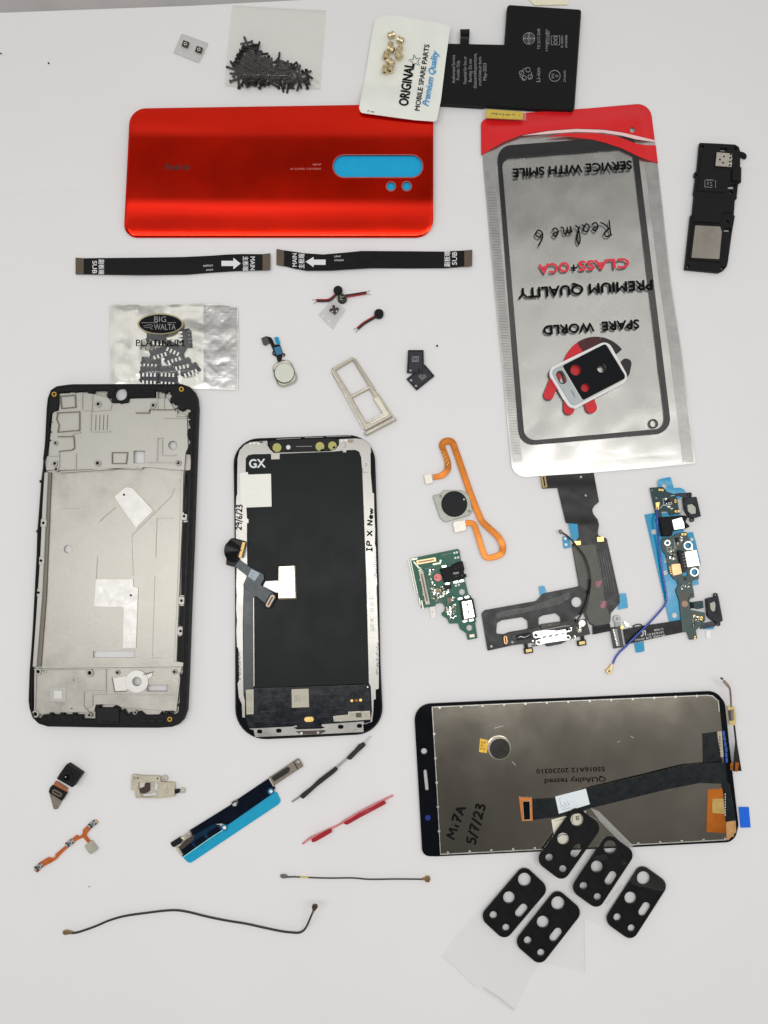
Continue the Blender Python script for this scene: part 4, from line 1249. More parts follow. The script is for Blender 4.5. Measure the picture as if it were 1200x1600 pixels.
bh = [pill(405.7, 1143, 8, 6, 0), pill(435.6, 1141.8, 8.5, 6, 0), pill(532.4, 1135.7, 8.5, 6, 0), pill(561.6, 1134.3, 8, 6, 0)]
shape('bottom_plate', [(388.4, 1138.4), (397, 1138), (457, 1135), (463.3, 1133.2), (464.5, 1136), (459, 1137), (463.8, 1139.5), (502, 1138.4), (508, 1136.5), (502.5, 1135), (502.5, 1131.6), (568.4, 1127), (569.5, 1131), (567.5, 1132), (568.4, 1144), (508, 1147), (398.5, 1151.9), (396, 1141)], 1.35, 2.0, sf, t, holes=bh, ch=.1)
shape('plate_slit', [(461, 1142.5), (508, 1140.5), (508, 1143.5), (500, 1147), (470, 1148), (466, 1145)], 1.95, 2.06, M('slit brown', S(62, 52, 46), .5), t, ch=.02)
for x, y in ((471, 1146), (496.8, 1145)):
    disc('plate_screw', x, y, 2.2, 1.9, 2.4, tin, t, ch=.1, n=14)
shape('sensor_flex', rnd([(417.6, 690.5), (424, 688), (520, 684.5), (529, 685.8), (528.5, 698), (520, 704.9), (430, 707), (422.5, 701.5)], 3), 1.4, 2.0, black, t, holes=[circ(450.3, 698.6, 3.7, 16)], ch=.12)
disc('white_window', 450.3, 698.6, 4.2, 1.25, 1.4, whitel, t, ch=.02, n=16)
ygm = M('olive disc', S(166, 164, 92, 1.1), .5, vary=.12, vs=500)
for x, y, r in ((432.7, 699.3, 6.9), (499.8, 697.5, 6.9), (519.3, 696.3, 6.6)):
    disc('lens_cover_disc', x, y, r, 2.0, 2.25, ygm, t, ch=.05)
wall('speaker_slit', [(462.5, 697.6), (487.5, 697.2)], 1, 2, 2.1, greyp, t)
box('disc_notch', 503, 703.5, 5, 3.4, -20, 2.2, 2.3, gloss, t, ch=.02)
box('disc_notch', 522, 699, 4, 3.2, -35, 2.2, 2.3, gloss, t, ch=.02)
for pts in ([(404, 690), (417, 689)], [(432, 686.2), (470, 684.4)], [(476, 683.8), (505, 683)], [(510, 682.4), (548, 681)]):
    wall('adhesive_trace', pts, 1.2, 1.9, 2.05, greyp, t)
for x, y in ((391, 693), (397, 692.5), (404, 692.8), (534, 688.5), (540, 688)):
    box('frame_tab', x, y, 3.6, 3, -3, 2.05, 2.25, whitel, t, ch=.05)
strokes('mark_print', [[(536, 692), (540, 692), (540, 699), (536, 699)], [(567, 731), (567, 738), (575, 738)], [(569, 728), (573, 728)], [(571, 724), (574, 726)]], 1.2, 2.12, greyp, t, curve=False)
shape('round_tab', pill(548, 689, 9, 5.4, 0), 2.05, 2.15, M('tan', S(152, 136, 122), .5), t, ch=.03)
shape('label_sticker', [(374.9, 743), (376, 739), (387, 737.5), (388, 741.5), (423.3, 740.2), (424.4, 791.5), (385, 793), (376.5, 792)], 2.05, 2.2, whitel, t, ch=.04)
zw = 2.12
text('GX', (389.8, 731), (414.6, 730), 13, 1.82, white, t, bold=.028)
hand('29/6/23', (377.5, 828), (378.5, 788), 9, zw, ink, t, w=1.8)
hand('IP X New', (581, 862), (582.5, 793), 8, zw, ink, t, w=2.3)
text("GX'-X", (585, 986), (583.5, 966), 5.6, zw, greyp, t)
strokes('mark_print', [rect(580.5, 935 + 9 * k, 5, 5, 0) + [rect(580.5, 935 + 9 * k, 5, 5, 0)[0]] for k in range(3)] + [[(578, 935 + 9 * k), (583, 935 + 9 * k)] for k in range(3)], .7, zw, greyp, t, curve=False)
rs = random.Random(5)
for x0, y0, x1, y1, n in ((589.5, 1005, 590.5, 1055, 26), (374, 1018, 375.5, 1064, 24), (586.5, 870, 587, 905, 12)):
    strokes('speckle_print', [[(x0 + rs.uniform(-2.5, 1), y0 + (y1 - y0) * k / n), (x0 + rs.uniform(-1, 2.5), y0 + (y1 - y0) * k / n + 1.2)] for k in range(n)], .9, 2.12, M('speckle', S(70, 68, 62), .5), t, curve=False)
# folded flex of the display
ribbon('folded_flex', [(372, 843, 2.2, 4), (366, 852, 5.5, 22), (363, 860, 6, 26), (366, 868, 5.2, 24), (372, 871, 4, 14)], .25, satin, t, res=6)
shape('flex_loop', rnd([(353, 859), (356, 846), (362, 839.8), (384, 846), (377, 872), (354.5, 866)], [4, 8, 6, 1, 2, 2]), 3.2, 4.4, satin, t, ch=.5)
shape('flex_fold', rnd([(353.7, 868.5), (371, 869), (375, 874), (366, 886), (353, 882.5)], 2), 1.6, 3.6, black, t, ch=.4)
for k in range(4):
    wall('fold_rib', [(355 + 3.2 * k, 870), (354.6 + 3.2 * k, 881)], .8, 3.5, 3.75, gloss, t)
g = shape('gold_connector', [(378.3, 846.5), (383.8, 847.5), (377.3, 872), (372, 870.5)], 4.4, 5.0, M('gold pins', S(176, 144, 86), .4, metal=.7, vary=.4, vs=1800), t, ch=.1)
wall('connector_rim', [(378.3, 846.5), (372, 870.5)], 1, 4.4, 5.2, gloss, t)
wall('connector_rim', [(384.2, 847.5), (377.6, 872)], 1, 4.4, 5.2, gloss, t)
gf = M('slate flex', S(66, 74, 78, 1.1), .38, spec=.4, vary=.08)
shape('slate_flex', rnd([(373, 874), (391.6, 887), (411.5, 897), (412.7, 904.5), (406.5, 914), (431, 928.5), (419, 946), (411, 940), (379.3, 914.8), (386, 900), (365.5, 884)], [0, 2, 3, 3, 3, 1, 1, 2, 3, 2, 0]), 3.0, 3.3, gf, t, ch=.08)
shape('flex_sticker', rnd([(392.7, 889), (406, 895.7), (398, 908), (387.2, 900.6)], 1), 3.3, 3.42, M('pale sticker', S(150, 164, 172), .5), t, ch=.03)
strokes('mark_print', [[(393, 894), (399, 897)], [(391, 898), (397, 901)], [(392, 901), (396, 903)]], 1, 3.44, greyp, t, curve=False)
shape('flex_connector', pill(422.3, 939, 26, 11.5, -61), 3.1, 4.6, gloss, t, ch=.3)
shape('connector_core', pill(422.3, 939, 21, 7, -61), 4.5, 4.75, M('connector metal', S(150, 132, 116), .4, metal=.6, vary=.3, vs=1500), t, holes=[pill(422.3, 939, 15, 2, -61)], ch=.05)
shape('shield_can', [(435.5, 885.3), (459.8, 884), (461.5, 934), (435, 934.6)], 1.7, 2.7, M('shield gold', S(232, 224, 200, 1.1), .3, metal=.8, vary=.05), t, ch=.1)
wall('can_edge', [(460.8, 884), (462.4, 935), (436, 935.8)], 1.6, 1.7, 2.6, M('brown edge', S(120, 104, 80), .5, vary=.4, vs=1500), t)
shape('foil_tab', [(415, 908), (435, 907), (435, 926), (431, 926), (411, 916)], 1.7, 2.0, M('crinkled grey foil', S(150, 152, 154), .3, metal=.8, bump=.5, bs=400), t, ch=.05)

# ------------------------------------------------------------------ fingerprint sensor on orange flex
t = thing('fingerprint_sensor', 'round black fingerprint sensor on grey plate with long orange flex', 'sensor', 712, 790)
shape('mount_plate', rnd([(675.7, 773.5), (687, 772), (693.8, 765.6), (721.4, 765.6), (733, 774), (738.4, 797.5), (734, 805), (695.9, 816), (688, 810), (682, 793)], 3), .2, 1.2, M('grey sensor plate', S(158, 160, 150, 1.1), .45, metal=.3, vary=.05), t, holes=[circ(688.4, 775.6, 1.6, 10), circ(733, 798.8, 1.6, 10)], ch=.25)
disc('sensor_face', 710, 787.3, 20.2, 1.1, 2.0, gloss, t, ch=.35, n=44)
disc('indicator_dot', 725, 780.3, 1.3, 1.98, 2.06, white, t, ch=.02, n=10)
fl = [(677, 745.6, .6, 9), (684, 744.6, .8, 9), (691.6, 742.2, 1.2, 9.5), (698.5, 735, 1.4, 9.5), (700, 727, 1.3, 9.5), (698, 716, 1.0, 9), (693, 703, .8, 9), (690.8, 696.5, .7, 10), (694, 691, .7, 11), (701, 689, .7, 11), (707.5, 692.5, .7, 10.5), (710.5, 700, .7, 10), (720, 727, .8, 10), (735.5, 772, .8, 10), (749, 806, .8, 10),
      (754.5, 816, .9, 10), (765, 826, 1.2, 10), (777, 837, 1.5, 10), (782.5, 845, 1.6, 10), (785.5, 854, 1.4, 10), (784, 864, 1.0, 10), (776, 869, .8, 10), (763.5, 871.5, .8, 9.5), (757, 867.5, 1.0, 9), (752.5, 855, 1.2, 9), (748, 840, 1.3, 9), (742.5, 824, 1.2, 9), (738, 817.5, 1.1, 9), (727, 817.5, 1.0, 9)]
ribbon('orange_flex', fl, .14, copper, t, res=5)
for o_ in (-2.2, 0, 2.2):
    q = []
    for i, p in enumerate(fl):
        d = Vector((fl[min(i + 1, len(fl) - 1)][0] - fl[max(0, i - 1)][0], fl[min(i + 1, len(fl) - 1)][1] - fl[max(0, i - 1)][1])).normalized()
        q.append((p[0] - d.y * o_, p[1] + d.x * o_, p[2] + .04, .7))
    ribbon('flex_trace', q, .05, M('flex trace', S(214, 138, 46, 1.0), .28, metal=.5), t, res=5)
cm = M('cream steel', S(206, 200, 188, 1.1), .38, metal=.4, vary=.05)
shape('connector_plate', rect(669.6, 748.4, 12, 15, -12, 1.5), .3, 1.3, cm, t, ch=.12)
shape('connector_plate', rnd([(707.6, 818.7), (710, 815), (726.7, 812.4), (728.8, 828.3), (710.8, 832.6)], 1.2), .9, 1.5, cm, t, ch=.12)
for k in range(9):
    box('solder_pad', 690 + 1.1 * k + (k % 2) * 3, 705 + 2.6 * k, 1.6, 1.3, -20, 1.0, 1.5, gold, t, ch=.03)

# ------------------------------------------------------------------ green charging board
pcb = M('green board', S(0, 88, 66, 1.0), .35, spec=.3, coat=0, vary=.16, vs=350)
t = thing('green_circuit_board', 'green charging circuit board with silver port and pink dot', 'circuit board', 692, 930)
shape('board', [(642, 872.5), (715, 857.5), (718, 860), (720, 874), (723, 880), (727, 908), (732, 929), (735, 930), (738, 937), (744, 971), (742.5, 974), (746, 997), (731, 1000), (728.5, 989.5), (719, 983), (716, 974), (702, 974.5), (699, 967), (691, 962), (690, 958), (695, 954), (695.5, 948), (691, 942.5), (686, 942), (681, 944), (679, 947.5), (658.5, 950), (651, 914)],
      .3, 1.0, pcb, t, holes=[circ(722, 925, 4.9, 18), circ(733.5, 981, 4.9, 18)], ch=.08)
cg = M('silver green mask', S(170, 176, 160), .35, metal=.6, vary=.2, vs=900)


def conn(x, y, l, w_, a, z, bodym, corem, par):
    o = box('board_connector', x, y, l, w_, a, z, z + .9, bodym, par, r=.8, ch=.12)
    box('contact_row', x, y, l * .8, w_ * .3, a, z + .85, z + 1.0, corem, o, ch=.03)
    return o


conn(666, 876.5, 31, 7, -10, 1.0, M('cream connector', S(214, 196, 150), .4, metal=.4), M('copper row', S(130, 84, 66), .4, metal=.5), t)
conn(663, 918, 54, 7.5, 78, 1.0, M('grey connector', S(150, 144, 132), .4, metal=.4), M('dark row', S(84, 72, 66), .4, metal=.4), t)
for x, y, l, w_, a in ((647.5, 873.5, 10, 3, -10), (651, 883, 14, 2.4, 50), (643.5, 900, 50, 1.2, 78), (647, 901, 54, 1.2, 78), (656, 940, 12, 1.6, 80), (668, 943, 7, 3, -8), (688, 878, 7, 3, -75), (681, 881, 10, 3, -12), (660, 945, 14, 2, 78)):
    box('tin_strip', x, y, l, w_, a, 1.0, 1.16, cg, t, ch=.03)
shape('audio_jack', rnd([(687.5, 889), (707, 884.5), (708, 880), (723, 876.5), (726, 889), (724, 895.5), (729, 897.5), (729, 902), (712, 906.5), (695, 911)], 1.5), 1.0, 3.4, matte, t, ch=.35)
box('jack_slot', 712.5, 895.5, 9, 3, -8, 3.35, 3.5, greyp, t, ch=.03)
for x, y in ((712, 888.5), (717, 886), (713, 900.5), (722, 899)):
    box('jack_rib', x, y, 4, 3.5, -10, 3.3, 3.6, gloss, t, ch=.1)
disc('pink_dot', 684.2, 902.4, 6, 1.0, 1.3, M('pink sticker', S(224, 122, 122), .5), t, ch=.05)
disc('dot_mark', 682, 902.3, 1, 1.28, 1.36, ink, t, ch=.02, n=10)
usb = shape('charging_port', [(721, 940), (737, 937), (742.5, 964), (725, 968)], 1.0, 3.4, M('polished port', S(222, 220, 212), .2, metal=1, vary=.06, bump=.35, bs=600), t, ch=.3)
box('port_mark', 730.5, 945, 4, 3, 20, 3.38, 3.5, M('dark solder', S(90, 86, 80), .5), usb, ch=.03)
box('port_mark', 732, 956, 4.6, 3, 40, 3.38, 3.5, M('dark solder', S(90, 86, 80), .5), usb, ch=.03)
wall('port_wall', [(719.5, 938), (724, 969)], 2.2, 1, 2.6, black, t)
wall('port_wall', [(720, 938), (738, 934.8)], 1.8, 1, 2.6, black, t)
wall('port_wall', [(738.8, 936), (744, 965)], 1.8, .8, 2.4, black, t)
for x, y in ((694, 885), (711, 881), (720, 879.5), (699, 912), (712.5, 909.5), (721.5, 907.7), (719, 935.5), (729.5, 933), (726.5, 970.5), (736.5, 969)):
    shape('solder_pad', pill(x, y, 8, 4, -9), 1.0, 1.35, tin, t, ch=.12)
for x, y in ((710, 864), (714, 863), (711.5, 871.7), (716, 871), (712.5, 915), (717, 913.5)):
    box('contact_pad', x, y, 3, 3, -10, 1.0, 1.12, whitel, t, ch=.02)
shape('white_tab', [(671, 947.5), (679.5, 947), (682, 964.5), (673.5, 966.5)], .4, .6, M('cream tab', S(232, 224, 216, 1.1), .5), t, holes=[circ(676, 956, 1, 10)], ch=.03)
box('foot_chip', 737.5, 993.5, 8, 5, -8, 1.0, 1.7, M('silver chip', S(200, 186, 170), .4, metal=.4), t, ch=.08)
rs = random.Random(21)
chipc = [M('tan chip', S(150, 132, 104), .5, vary=.1), M('black chip', (.014, .014, .014), .4), cg, tin]


def scatter(par, poly, n, seed, z, avoid=(), ang=-10, big=1.0):
    r = random.Random(seed)
    xs, ys = [p[0] for p in poly], [p[1] for p in poly]
    k = tries = 0
    while k < n and tries < 4000:
        tries += 1
        x, y = r.uniform(min(xs), max(xs)), r.uniform(min(ys), max(ys))
        if not inside(poly, x, y) or edge_dist(poly, x, y) < 2 or any(math.hypot(x - a, y - b) < c for a, b, c in avoid):
            continue
        m = r.choice(chipc)
        nm = {0: 'capacitor', 1: 'black_chip', 2: 'solder_pad', 3: 'solder_pad'}[chipc.index(m)]
        box(nm, x, y, r.uniform(1.6, 4.2) * big, r.uniform(1.2, 2.4) * big, ang + r.choice((0, 90)), z, z + r.uniform(.15, .6), m, par, ch=.04)
        k += 1


scatter(t, [(668, 884), (682, 886), (680, 898), (676, 904), (682, 912), (694, 914), (706, 914), (700, 930), (692, 938), (678, 942), (672, 936)], 85, 4, 1.0, [(684, 902, 8)])
scatter(t, [(694, 932), (712, 930), (716, 950), (714, 968), (702, 970), (696, 960)], 60, 6, 1.0)
scatter(t, [(652, 868.5), (680, 863), (681, 866), (653, 872)], 22, 8, 1.0)
scatter(t, [(652, 886), (660, 884), (668, 940), (662, 944)], 26, 12, 1.0)
box('black_chip', 699.5, 917, 12, 7, -10, 1.0, 1.6, black, t)
box('chip', 702, 938, 7, 9, -10, 1.0, 1.7, M('brown grey chip', S(96, 84, 74), .4, vary=.2, vs=1500), t)
box('chip', 683, 922, 5, 6, -10, 1.0, 1.7, chipc[0], t)
strokes('silkscreen_print', [[(676, 897), (677, 892), (683, 890)], [(674, 902), (674, 896), (680, 891)], [(690, 868), (706, 864)], [(672, 930), (690, 926)], [(664, 889), (676, 887)], [(686, 944), (690, 930)], [(700, 960), (708, 958), (709, 966)], [(668, 905), (671, 922)]], .7, 1.03, greyp, t, curve=False)

# ------------------------------------------------------------------ large black charging flex
t = thing('charging_flex', 'large black charging flex with polished dock and curved black antenna lead', 'charging flex', 870, 890)
main = rnd([(841.8, 725), (847.3, 763.6), (871, 762.5), (883.5, 815), (885.2, 817.5), (900.3, 818.5), (901.5, 846), (893, 850.5), (904.7, 916), (848.3, 927.2), (837.5, 939), (757.3, 953.2), (752, 958.5), (761.7, 1017), (811.5, 1006), (850, 999), (922, 991), (917, 972), (915, 964), (921, 975), (928.5, 979.5), (940, 982), (948, 980), (953.4, 972), (954.5, 958), (968.6, 942.3), (967.5, 929.3), (948, 841), (935, 837), (934, 832), (936, 820), (934, 812), (927, 803), (925.3, 796), (928.5, 790.5), (936, 784.2), (925.3, 725)],
           [0, 1, 1, 2, 1, 1, 2, 2, 3, 4, 4, 5, 5, 2, 0, 0, 0, 0, 0, 1, 3, 3, 3, 4, 3, 4, 4, 5, 2, 2, 4, 4, 4, 4, 3, 3, 0], 4)
hs = [rnd([(775, 990), (776.5, 973.5), (784, 969.2), (815.8, 964.3), (824, 970), (825, 982.4), (795, 987.5), (787, 991)], 3), rnd([(841.5, 978), (841.5, 965), (848.3, 961.6), (868, 958.2), (874.5, 963.5), (876.5, 972)], 3), circ(900.8, 940.8, 8, 22), rnd([(897, 965), (911.5, 957.5), (917, 972), (904.5, 971)], 1.5), circ(801, 1003.5, 2.5, 12), circ(768, 1010, 2.3, 12), circ(908, 745, 2, 10), circ(915.5, 774, 2, 10)]


def cfz(x, y):
    return .22 + .36 * smooth(y, 748, 762) + .5 * smooth(abs(y - 828), 26, 4) + .12 * N2(x, y, 40, 51) + .12 * N2(x, y, 14, 52)


sheet('flex', main, cfz, .2, flexk, t, holes=hs, cell=6)
olive = M('olive backed film', S(84, 86, 78, .9), .42, spec=.4, vary=.14, vs=140, bump=.1, bs=300)
sheet('film_panel', rnd([(894.5, 853), (930, 851), (940, 905), (946, 945), (953, 962), (952, 972), (945, 978), (931, 978), (921, 972), (916, 957), (922, 925), (906, 916)], 3), lambda x, y: cfz(x, y) + .1, .06, olive, t, cell=6)
for k in range(5):
    strokes('trace_print', [[(934 + k * 3.2, 862 - k), (940 + k * 4, 900), (944 + k * 4.2, 925)]], .6, lambda x, y: cfz(x, y) + .08, greyp if k == 9 else M('trace', (.05, .052, .05), .3, spec=.6), t)
for k in range(5):
    strokes('trace_print', [[(775, 966 - k * 1.8), (800, 960 - k * 1.8), (826, 955 - k * 1.5), (842, 951 - k * 2), (870, 944 - k * 2.5), (890, 934 - k * 2)]], .6, lambda x, y: cfz(x, y) + .06, M('trace', (.06, .062, .06), .3, spec=.6), t)
sheet('stub', [(926, 979), (953, 974.5), (954.5, 986), (926.5, 991.5)], 1.1, .9, black, t, cell=20)
wall('stub_rib', [(927, 984.5), (954, 979.5)], 1.2, 1, 1.35, gloss, t)
shape('lower_board', rnd([(786, 991), (820, 984), (842, 979), (860, 975.5), (890, 969), (903, 971.5), (906, 968.5), (916, 967), (922.5, 991), (890, 998), (845, 1003), (811, 1007), (789, 1010)], 1), .8, 1.3, M('black board', (.016, .016, .015), .4, spec=.4, vary=.3, vs=600), t, holes=[circ(801, 1003.5, 2.5, 12)], ch=.06)
pol = M('polished dock', S(236, 234, 228), .14, metal=1, vary=.03)
shape('dock_bar', rnd([(831.5, 988.5), (835, 986.5), (843.3, 985), (883.3, 977.5), (891, 977.5), (894.5, 980), (894, 986.5), (880, 990), (843.3, 996), (834, 997.5)], 2.5), 1.3, 2.8, pol, t, holes=[circ(837.5, 992.5, 2.2, 12), circ(889.7, 983.7, 2.2, 12)], ch=.3)
shape('dock_bar', rnd([(836, 1002), (840, 1000), (850, 998.3), (884, 991.7), (890, 992), (893.5, 996), (890, 1000), (850, 1006), (842, 1009), (837, 1007)], 2.5), 1.3, 2.6, pol, t, holes=[circ(842, 1003.7, 2.2, 12), circ(888, 996, 2.0, 12)], ch=.3)
shape('dock_core', [(843, 990), (884, 983), (886, 997), (846, 1003)], 1.3, 2.4, M('port core', S(200, 196, 188), .25, metal=1), t, ch=.1)
for x, y in ((850.8, 994), (860.3, 992.5), (870, 990.8), (878.5, 988.8)):
    box('dock_contact', x, y, 5.5, 5, -9, 2.3, 2.7, M('dock contact', S(54, 44, 44), .4), t, ch=.1)
shape('dock_shell', rnd([(850, 1003.5), (884, 997.5), (884.5, 1002.5), (876, 1006.5), (855, 1010.5)], 2), .5, 2.2, M('dark grey shell', S(46, 48, 50), .5), t, ch=.4)
shape('dock_cover', [(844, 975.5), (875, 971), (877, 977), (846, 982.5)], 1.25, 1.8, M('olive black cover', S(38, 37, 30), .4), t, ch=.1)
box('cover_mark', 859, 977, 5, 2.4, -9, 1.78, 1.86, M('dull gold mark', S(110, 100, 60), .5), t, ch=.02)
for x, y, par in ((825.8, 1016.5, 0), (909, 1004.5, 0)):
    c = box('tail_pad', x, y, 14, 9, -9, .5, 1.2, black, t, r=1, ch=.1)
    box('gold_pad', x + .5, y, 9.5, 5, -9, 1.18, 1.32, M('dark gold', S(168, 146, 96), .35, metal=.7), c, ch=.03)
    box('tail_strip', x - 4 if x < 850 else x + 1, y - 8, 6, 10, -9, .5, .8, black, t, ch=.05)
disc('ground_ring', 909.5, 974, 5.4, 1.3, 1.7, M('cream ring', S(214, 208, 190), .35, metal=.5), t, hole=2.2, ch=.1)
disc('ring_screw', 909.5, 974, 2.4, 1.2, 1.6, tin, t, ch=.1, n=14)
shape('gold_connector', pill(790, 1000, 13, 6, 84), 1.3, 1.9, M('copper connector', S(196, 150, 110), .35, metal=.6), t, holes=[pill(790, 1000, 9, 1.6, 84)], ch=.1)
box('board_chip', 803, 995, 7, 7, -9, 1.3, 1.6, M('board grey', S(46, 46, 42), .5), t)
shape('board_cover', [(806, 992), (828, 988), (830, 997), (808, 1001)], 1.3, 1.55, gloss, t, ch=.05)
strokes('trace_print', [[(809, 996.5), (815, 994.5), (820, 996), (828, 992)], [(812, 994), (818, 996)]], .8, 1.58, white, t, curve=False)
scatter(t, [(828, 1000), (840, 998), (842, 1012), (832, 1014)], 8, 31, 1.0)
scatter(t, [(893, 988), (902, 986), (900, 1004), (893, 1006)], 8, 33, 1.0)
scatter(t, [(893, 974), (905, 976), (919, 986), (906, 990), (896, 986)], 9, 35, 1.3)
for x, y, w_, h in ((938.3, 842.5, 10.5, 7.5), (902.5, 848.5, 10, 6.5)):
    box('gold_tab', x, y, w_, h, -4, 1.2, 1.5, gold, t, r=1, ch=.05)
conn(850.3, 752.5, 19, 7.5, 80, .9, M('dull gold connector', S(140, 124, 84), .4, metal=.6), gloss, t)
for pts in ([(888.4, 817.8), (902.5, 818.6), (904.2, 838), (901, 844), (896, 846), (892.5, 836)], [(878.7, 838.3), (889.5, 837.5), (891.7, 855.5), (880.8, 857.4)], [(841.8, 916.3), (850.5, 915.3), (854, 926), (844, 931.5)], [(969, 927.2), (978.4, 927), (981.5, 949.5), (965.3, 953)]):
    shape('release_film', rnd(pts, 1.2), .15 if pts[0][0] < 880 or pts[0][0] > 960 or pts[0][0] == 841.8 else .9, .3 if pts[0][0] < 880 or pts[0][0] > 960 else 1.1, bluef, t, ch=.03)
for x, y in ((883.3, 841.5), (884.5, 851)):
    disc('film_hole', x, y, 2.3, .25, .36, whitel, t, ch=.01, n=14)
pinkm = M('pink stamp', S(176, 104, 120), .5)
rs = random.Random(9)
for cx_, cy_, n in ((936, 913, 9), (942.6, 944, 12)):
    strokes('stamp_print', [[(cx_ + rs.uniform(-5, 5), cy_ + rs.uniform(-6, 6)) for _ in range(3)] for _ in range(n)], .7, lambda x, y: cfz(x, y) + .14, pinkm, t)
tube('antenna_lead', [(877, 831.5, 2.5), (887.3, 838.3, 2), (896, 847, 2.2), (904.7, 857.8, 2.4), (912, 868, 2.4), (917.6, 880.5, 2.3), (921.6, 897, 2.2), (921.8, 912, 2.1), (919, 932, 2), (915, 946, 2), (908, 960, 2), (899.3, 972.7, 1.8)], .42, blkw, t)
tube('lead_crimp', [(921.8, 905, 2.15), (921.3, 915, 2.1), (919.5, 928, 2)], .62, matte, t)
c = shape('lead_plug', rnd([(873, 828), (877, 827), (880, 832), (876, 835)], 1.2), 2, 3.2, M('plug bronze', S(92, 78, 66), .4, metal=.5), t, ch=.2)
tube('plug_pin', [(879, 832.5, 2.5), (883, 835, 2.2)], .3, tin, t, res=3)

# ------------------------------------------------------------------ charging board with blue films
t = thing('charging_board', 'dark green charging board on blue films with loose blue coaxial lead', 'charging board', 1055, 870)
shape('release_film', [(1007.3, 804), (1026, 801), (1064, 801), (1069, 833), (1082.6, 831), (1087, 846), (1095, 880.5), (1093, 884), (1088, 884), (1092, 913), (1064, 918), (1064, 968), (1046, 972)], .15, .3, bluef, t, holes=[circ(1022, 831, 4.3, 16), circ(1081.5, 842.8, 3, 14), rect(1041.5, 876, 6, 7, 5), circ(1040, 895, 4, 14), circ(1054.5, 961.5, 4.5, 16)], ch=.03)
sheet('release_film', [(1028, 752), (1031, 748.5), (1047.5, 745), (1053, 762.5), (1063, 762), (1069, 765), (1073, 772), (1060, 780), (1036, 785), (1030, 770)], lambda x, y: .5 + .9 * smooth(775 - y, 0, 28) + .25 * smooth(x, 1038, 1052), .08, bluef, t, holes=[circ(1038.5, 759.5, 4.4, 16)], cell=5)
shape('release_film', [(991, 1005), (1006, 1002), (1007, 1017.4), (1003, 1018.5), (994, 1020)], .15, .3, bluef, t, ch=.03)
shape('release_film', [(1097, 973), (1115.6, 975), (1115.6, 982.6), (1099, 983.5)], .15, .3, bluef, t, ch=.03)
shape('white_tab', [(1103, 985.5), (1111, 984.4), (1110.4, 998), (1104, 998)], .1, .3, M('white tab', S(236, 234, 228, 1.15), .5), t, ch=.03)
teal = M('teal board', S(22, 58, 62, .95), .33, spec=.3, coat=0, vary=.15, vs=260)
teal2 = M('grey green board', S(56, 78, 76, .95), .33, spec=.35, coat=0, vary=.15, vs=260)
shape('upper_board', rnd([(1015.6, 762), (1036, 760.5), (1042, 768), (1050, 771), (1056, 775), (1058, 779), (1062, 803), (1047.5, 805), (1043.4, 799), (1033, 799.5), (1035, 809), (1027, 810), (1022, 792)], 1), .4, 1.1, teal, t, holes=[circ(1019.5, 765.8, 1.6, 10), circ(1026.3, 778, 2, 12)], ch=.08)
shape('lower_board', rnd([(1033, 846), (1036, 840), (1052, 838), (1056, 834), (1072, 831), (1078.5, 845.5), (1082, 862), (1092, 884), (1092, 904.5), (1083.5, 906.5), (1081, 911), (1083.5, 921), (1085.2, 933.5), (1079, 935), (1077, 939), (1079, 953), (1101, 957), (1102.4, 969), (1095, 977), (1087.5, 985), (1089.5, 998), (1077.4, 1000), (1074, 988), (1066, 987.7), (1061.5, 940), (1055.8, 922), (1060, 914), (1058, 908), (1052, 904), (1045.5, 895), (1041, 868), (1035, 860)], 1.2),
      .4, 1.1, teal2, t, holes=[circ(1043, 848.3, 2.4, 14), circ(1075.5, 852.5, 4.2, 18), circ(1085.3, 893.8, 4.4, 18), [(1066, 896), (1074, 893), (1075, 899), (1067, 900)]], ch=.08)
spm = M('speaker frame', (.008, .010, .016), .45, spec=.35)
mesh = M('speaker mesh', S(172, 176, 160), .6, vary=.12, vs=2500)


def mini_speaker(pts, win, lug, arm):
    s_ = shape('speaker_frame', rnd(pts, 1.5), .3, 2.4, spm, t, holes=[win], ch=.3)
    shape('speaker_mesh', offset(win, -1), .6, 1.6, mesh, s_, ch=.05)
    for x, y in lug:
        disc('frame_lug', x, y, 3.4, .4, 1.3, spm, s_, hole=1.5, ch=.1, n=16)
    shape('speaker_arm', arm, .5, .9, M('navy flex', (.006, .011, .03), .3, spec=.4), t, ch=.06)


mini_speaker([(1068, 777.5), (1088.8, 776), (1095.8, 806.5), (1084, 810), (1077, 808), (1070, 795)], [(1074.3, 788.6), (1082.6, 787.2), (1088, 792.4), (1088.6, 802), (1080.5, 803.4), (1075.4, 798.5)], [(1077.8, 772.5), (1081.5, 812.2)], [(1050, 772.5), (1062, 770), (1080, 769.5), (1081, 777), (1068, 777.5), (1062, 775.5), (1052, 776)])
mini_speaker([(1104, 935.5), (1122.8, 931), (1130, 969.5), (1122, 975), (1109.4, 966.5), (1106, 962)], [(1109.6, 942.6), (1117.5, 939.4), (1119.4, 944), (1118.6, 954.4), (1114, 956), (1110.8, 952)], [(1118.5, 929.8), (1122.5, 975)], [(1096, 974), (1112, 971), (1120, 974), (1117, 979), (1094, 983)])
shape('clear_liner', [(1056, 777), (1068, 777), (1071, 790), (1069, 805), (1062, 805)], .3, .4, frost, t, ch=.03)
shape('side_flex', [(1077, 940), (1085, 941.5), (1085, 950), (1079, 951)], .5, .95, matte, t, ch=.05)
shape('side_board', rnd([(1084, 940.5), (1098.5, 938.5), (1099.5, 950), (1090, 952), (1084, 950)], 1), .6, 1.2, teal, t, ch=.08)
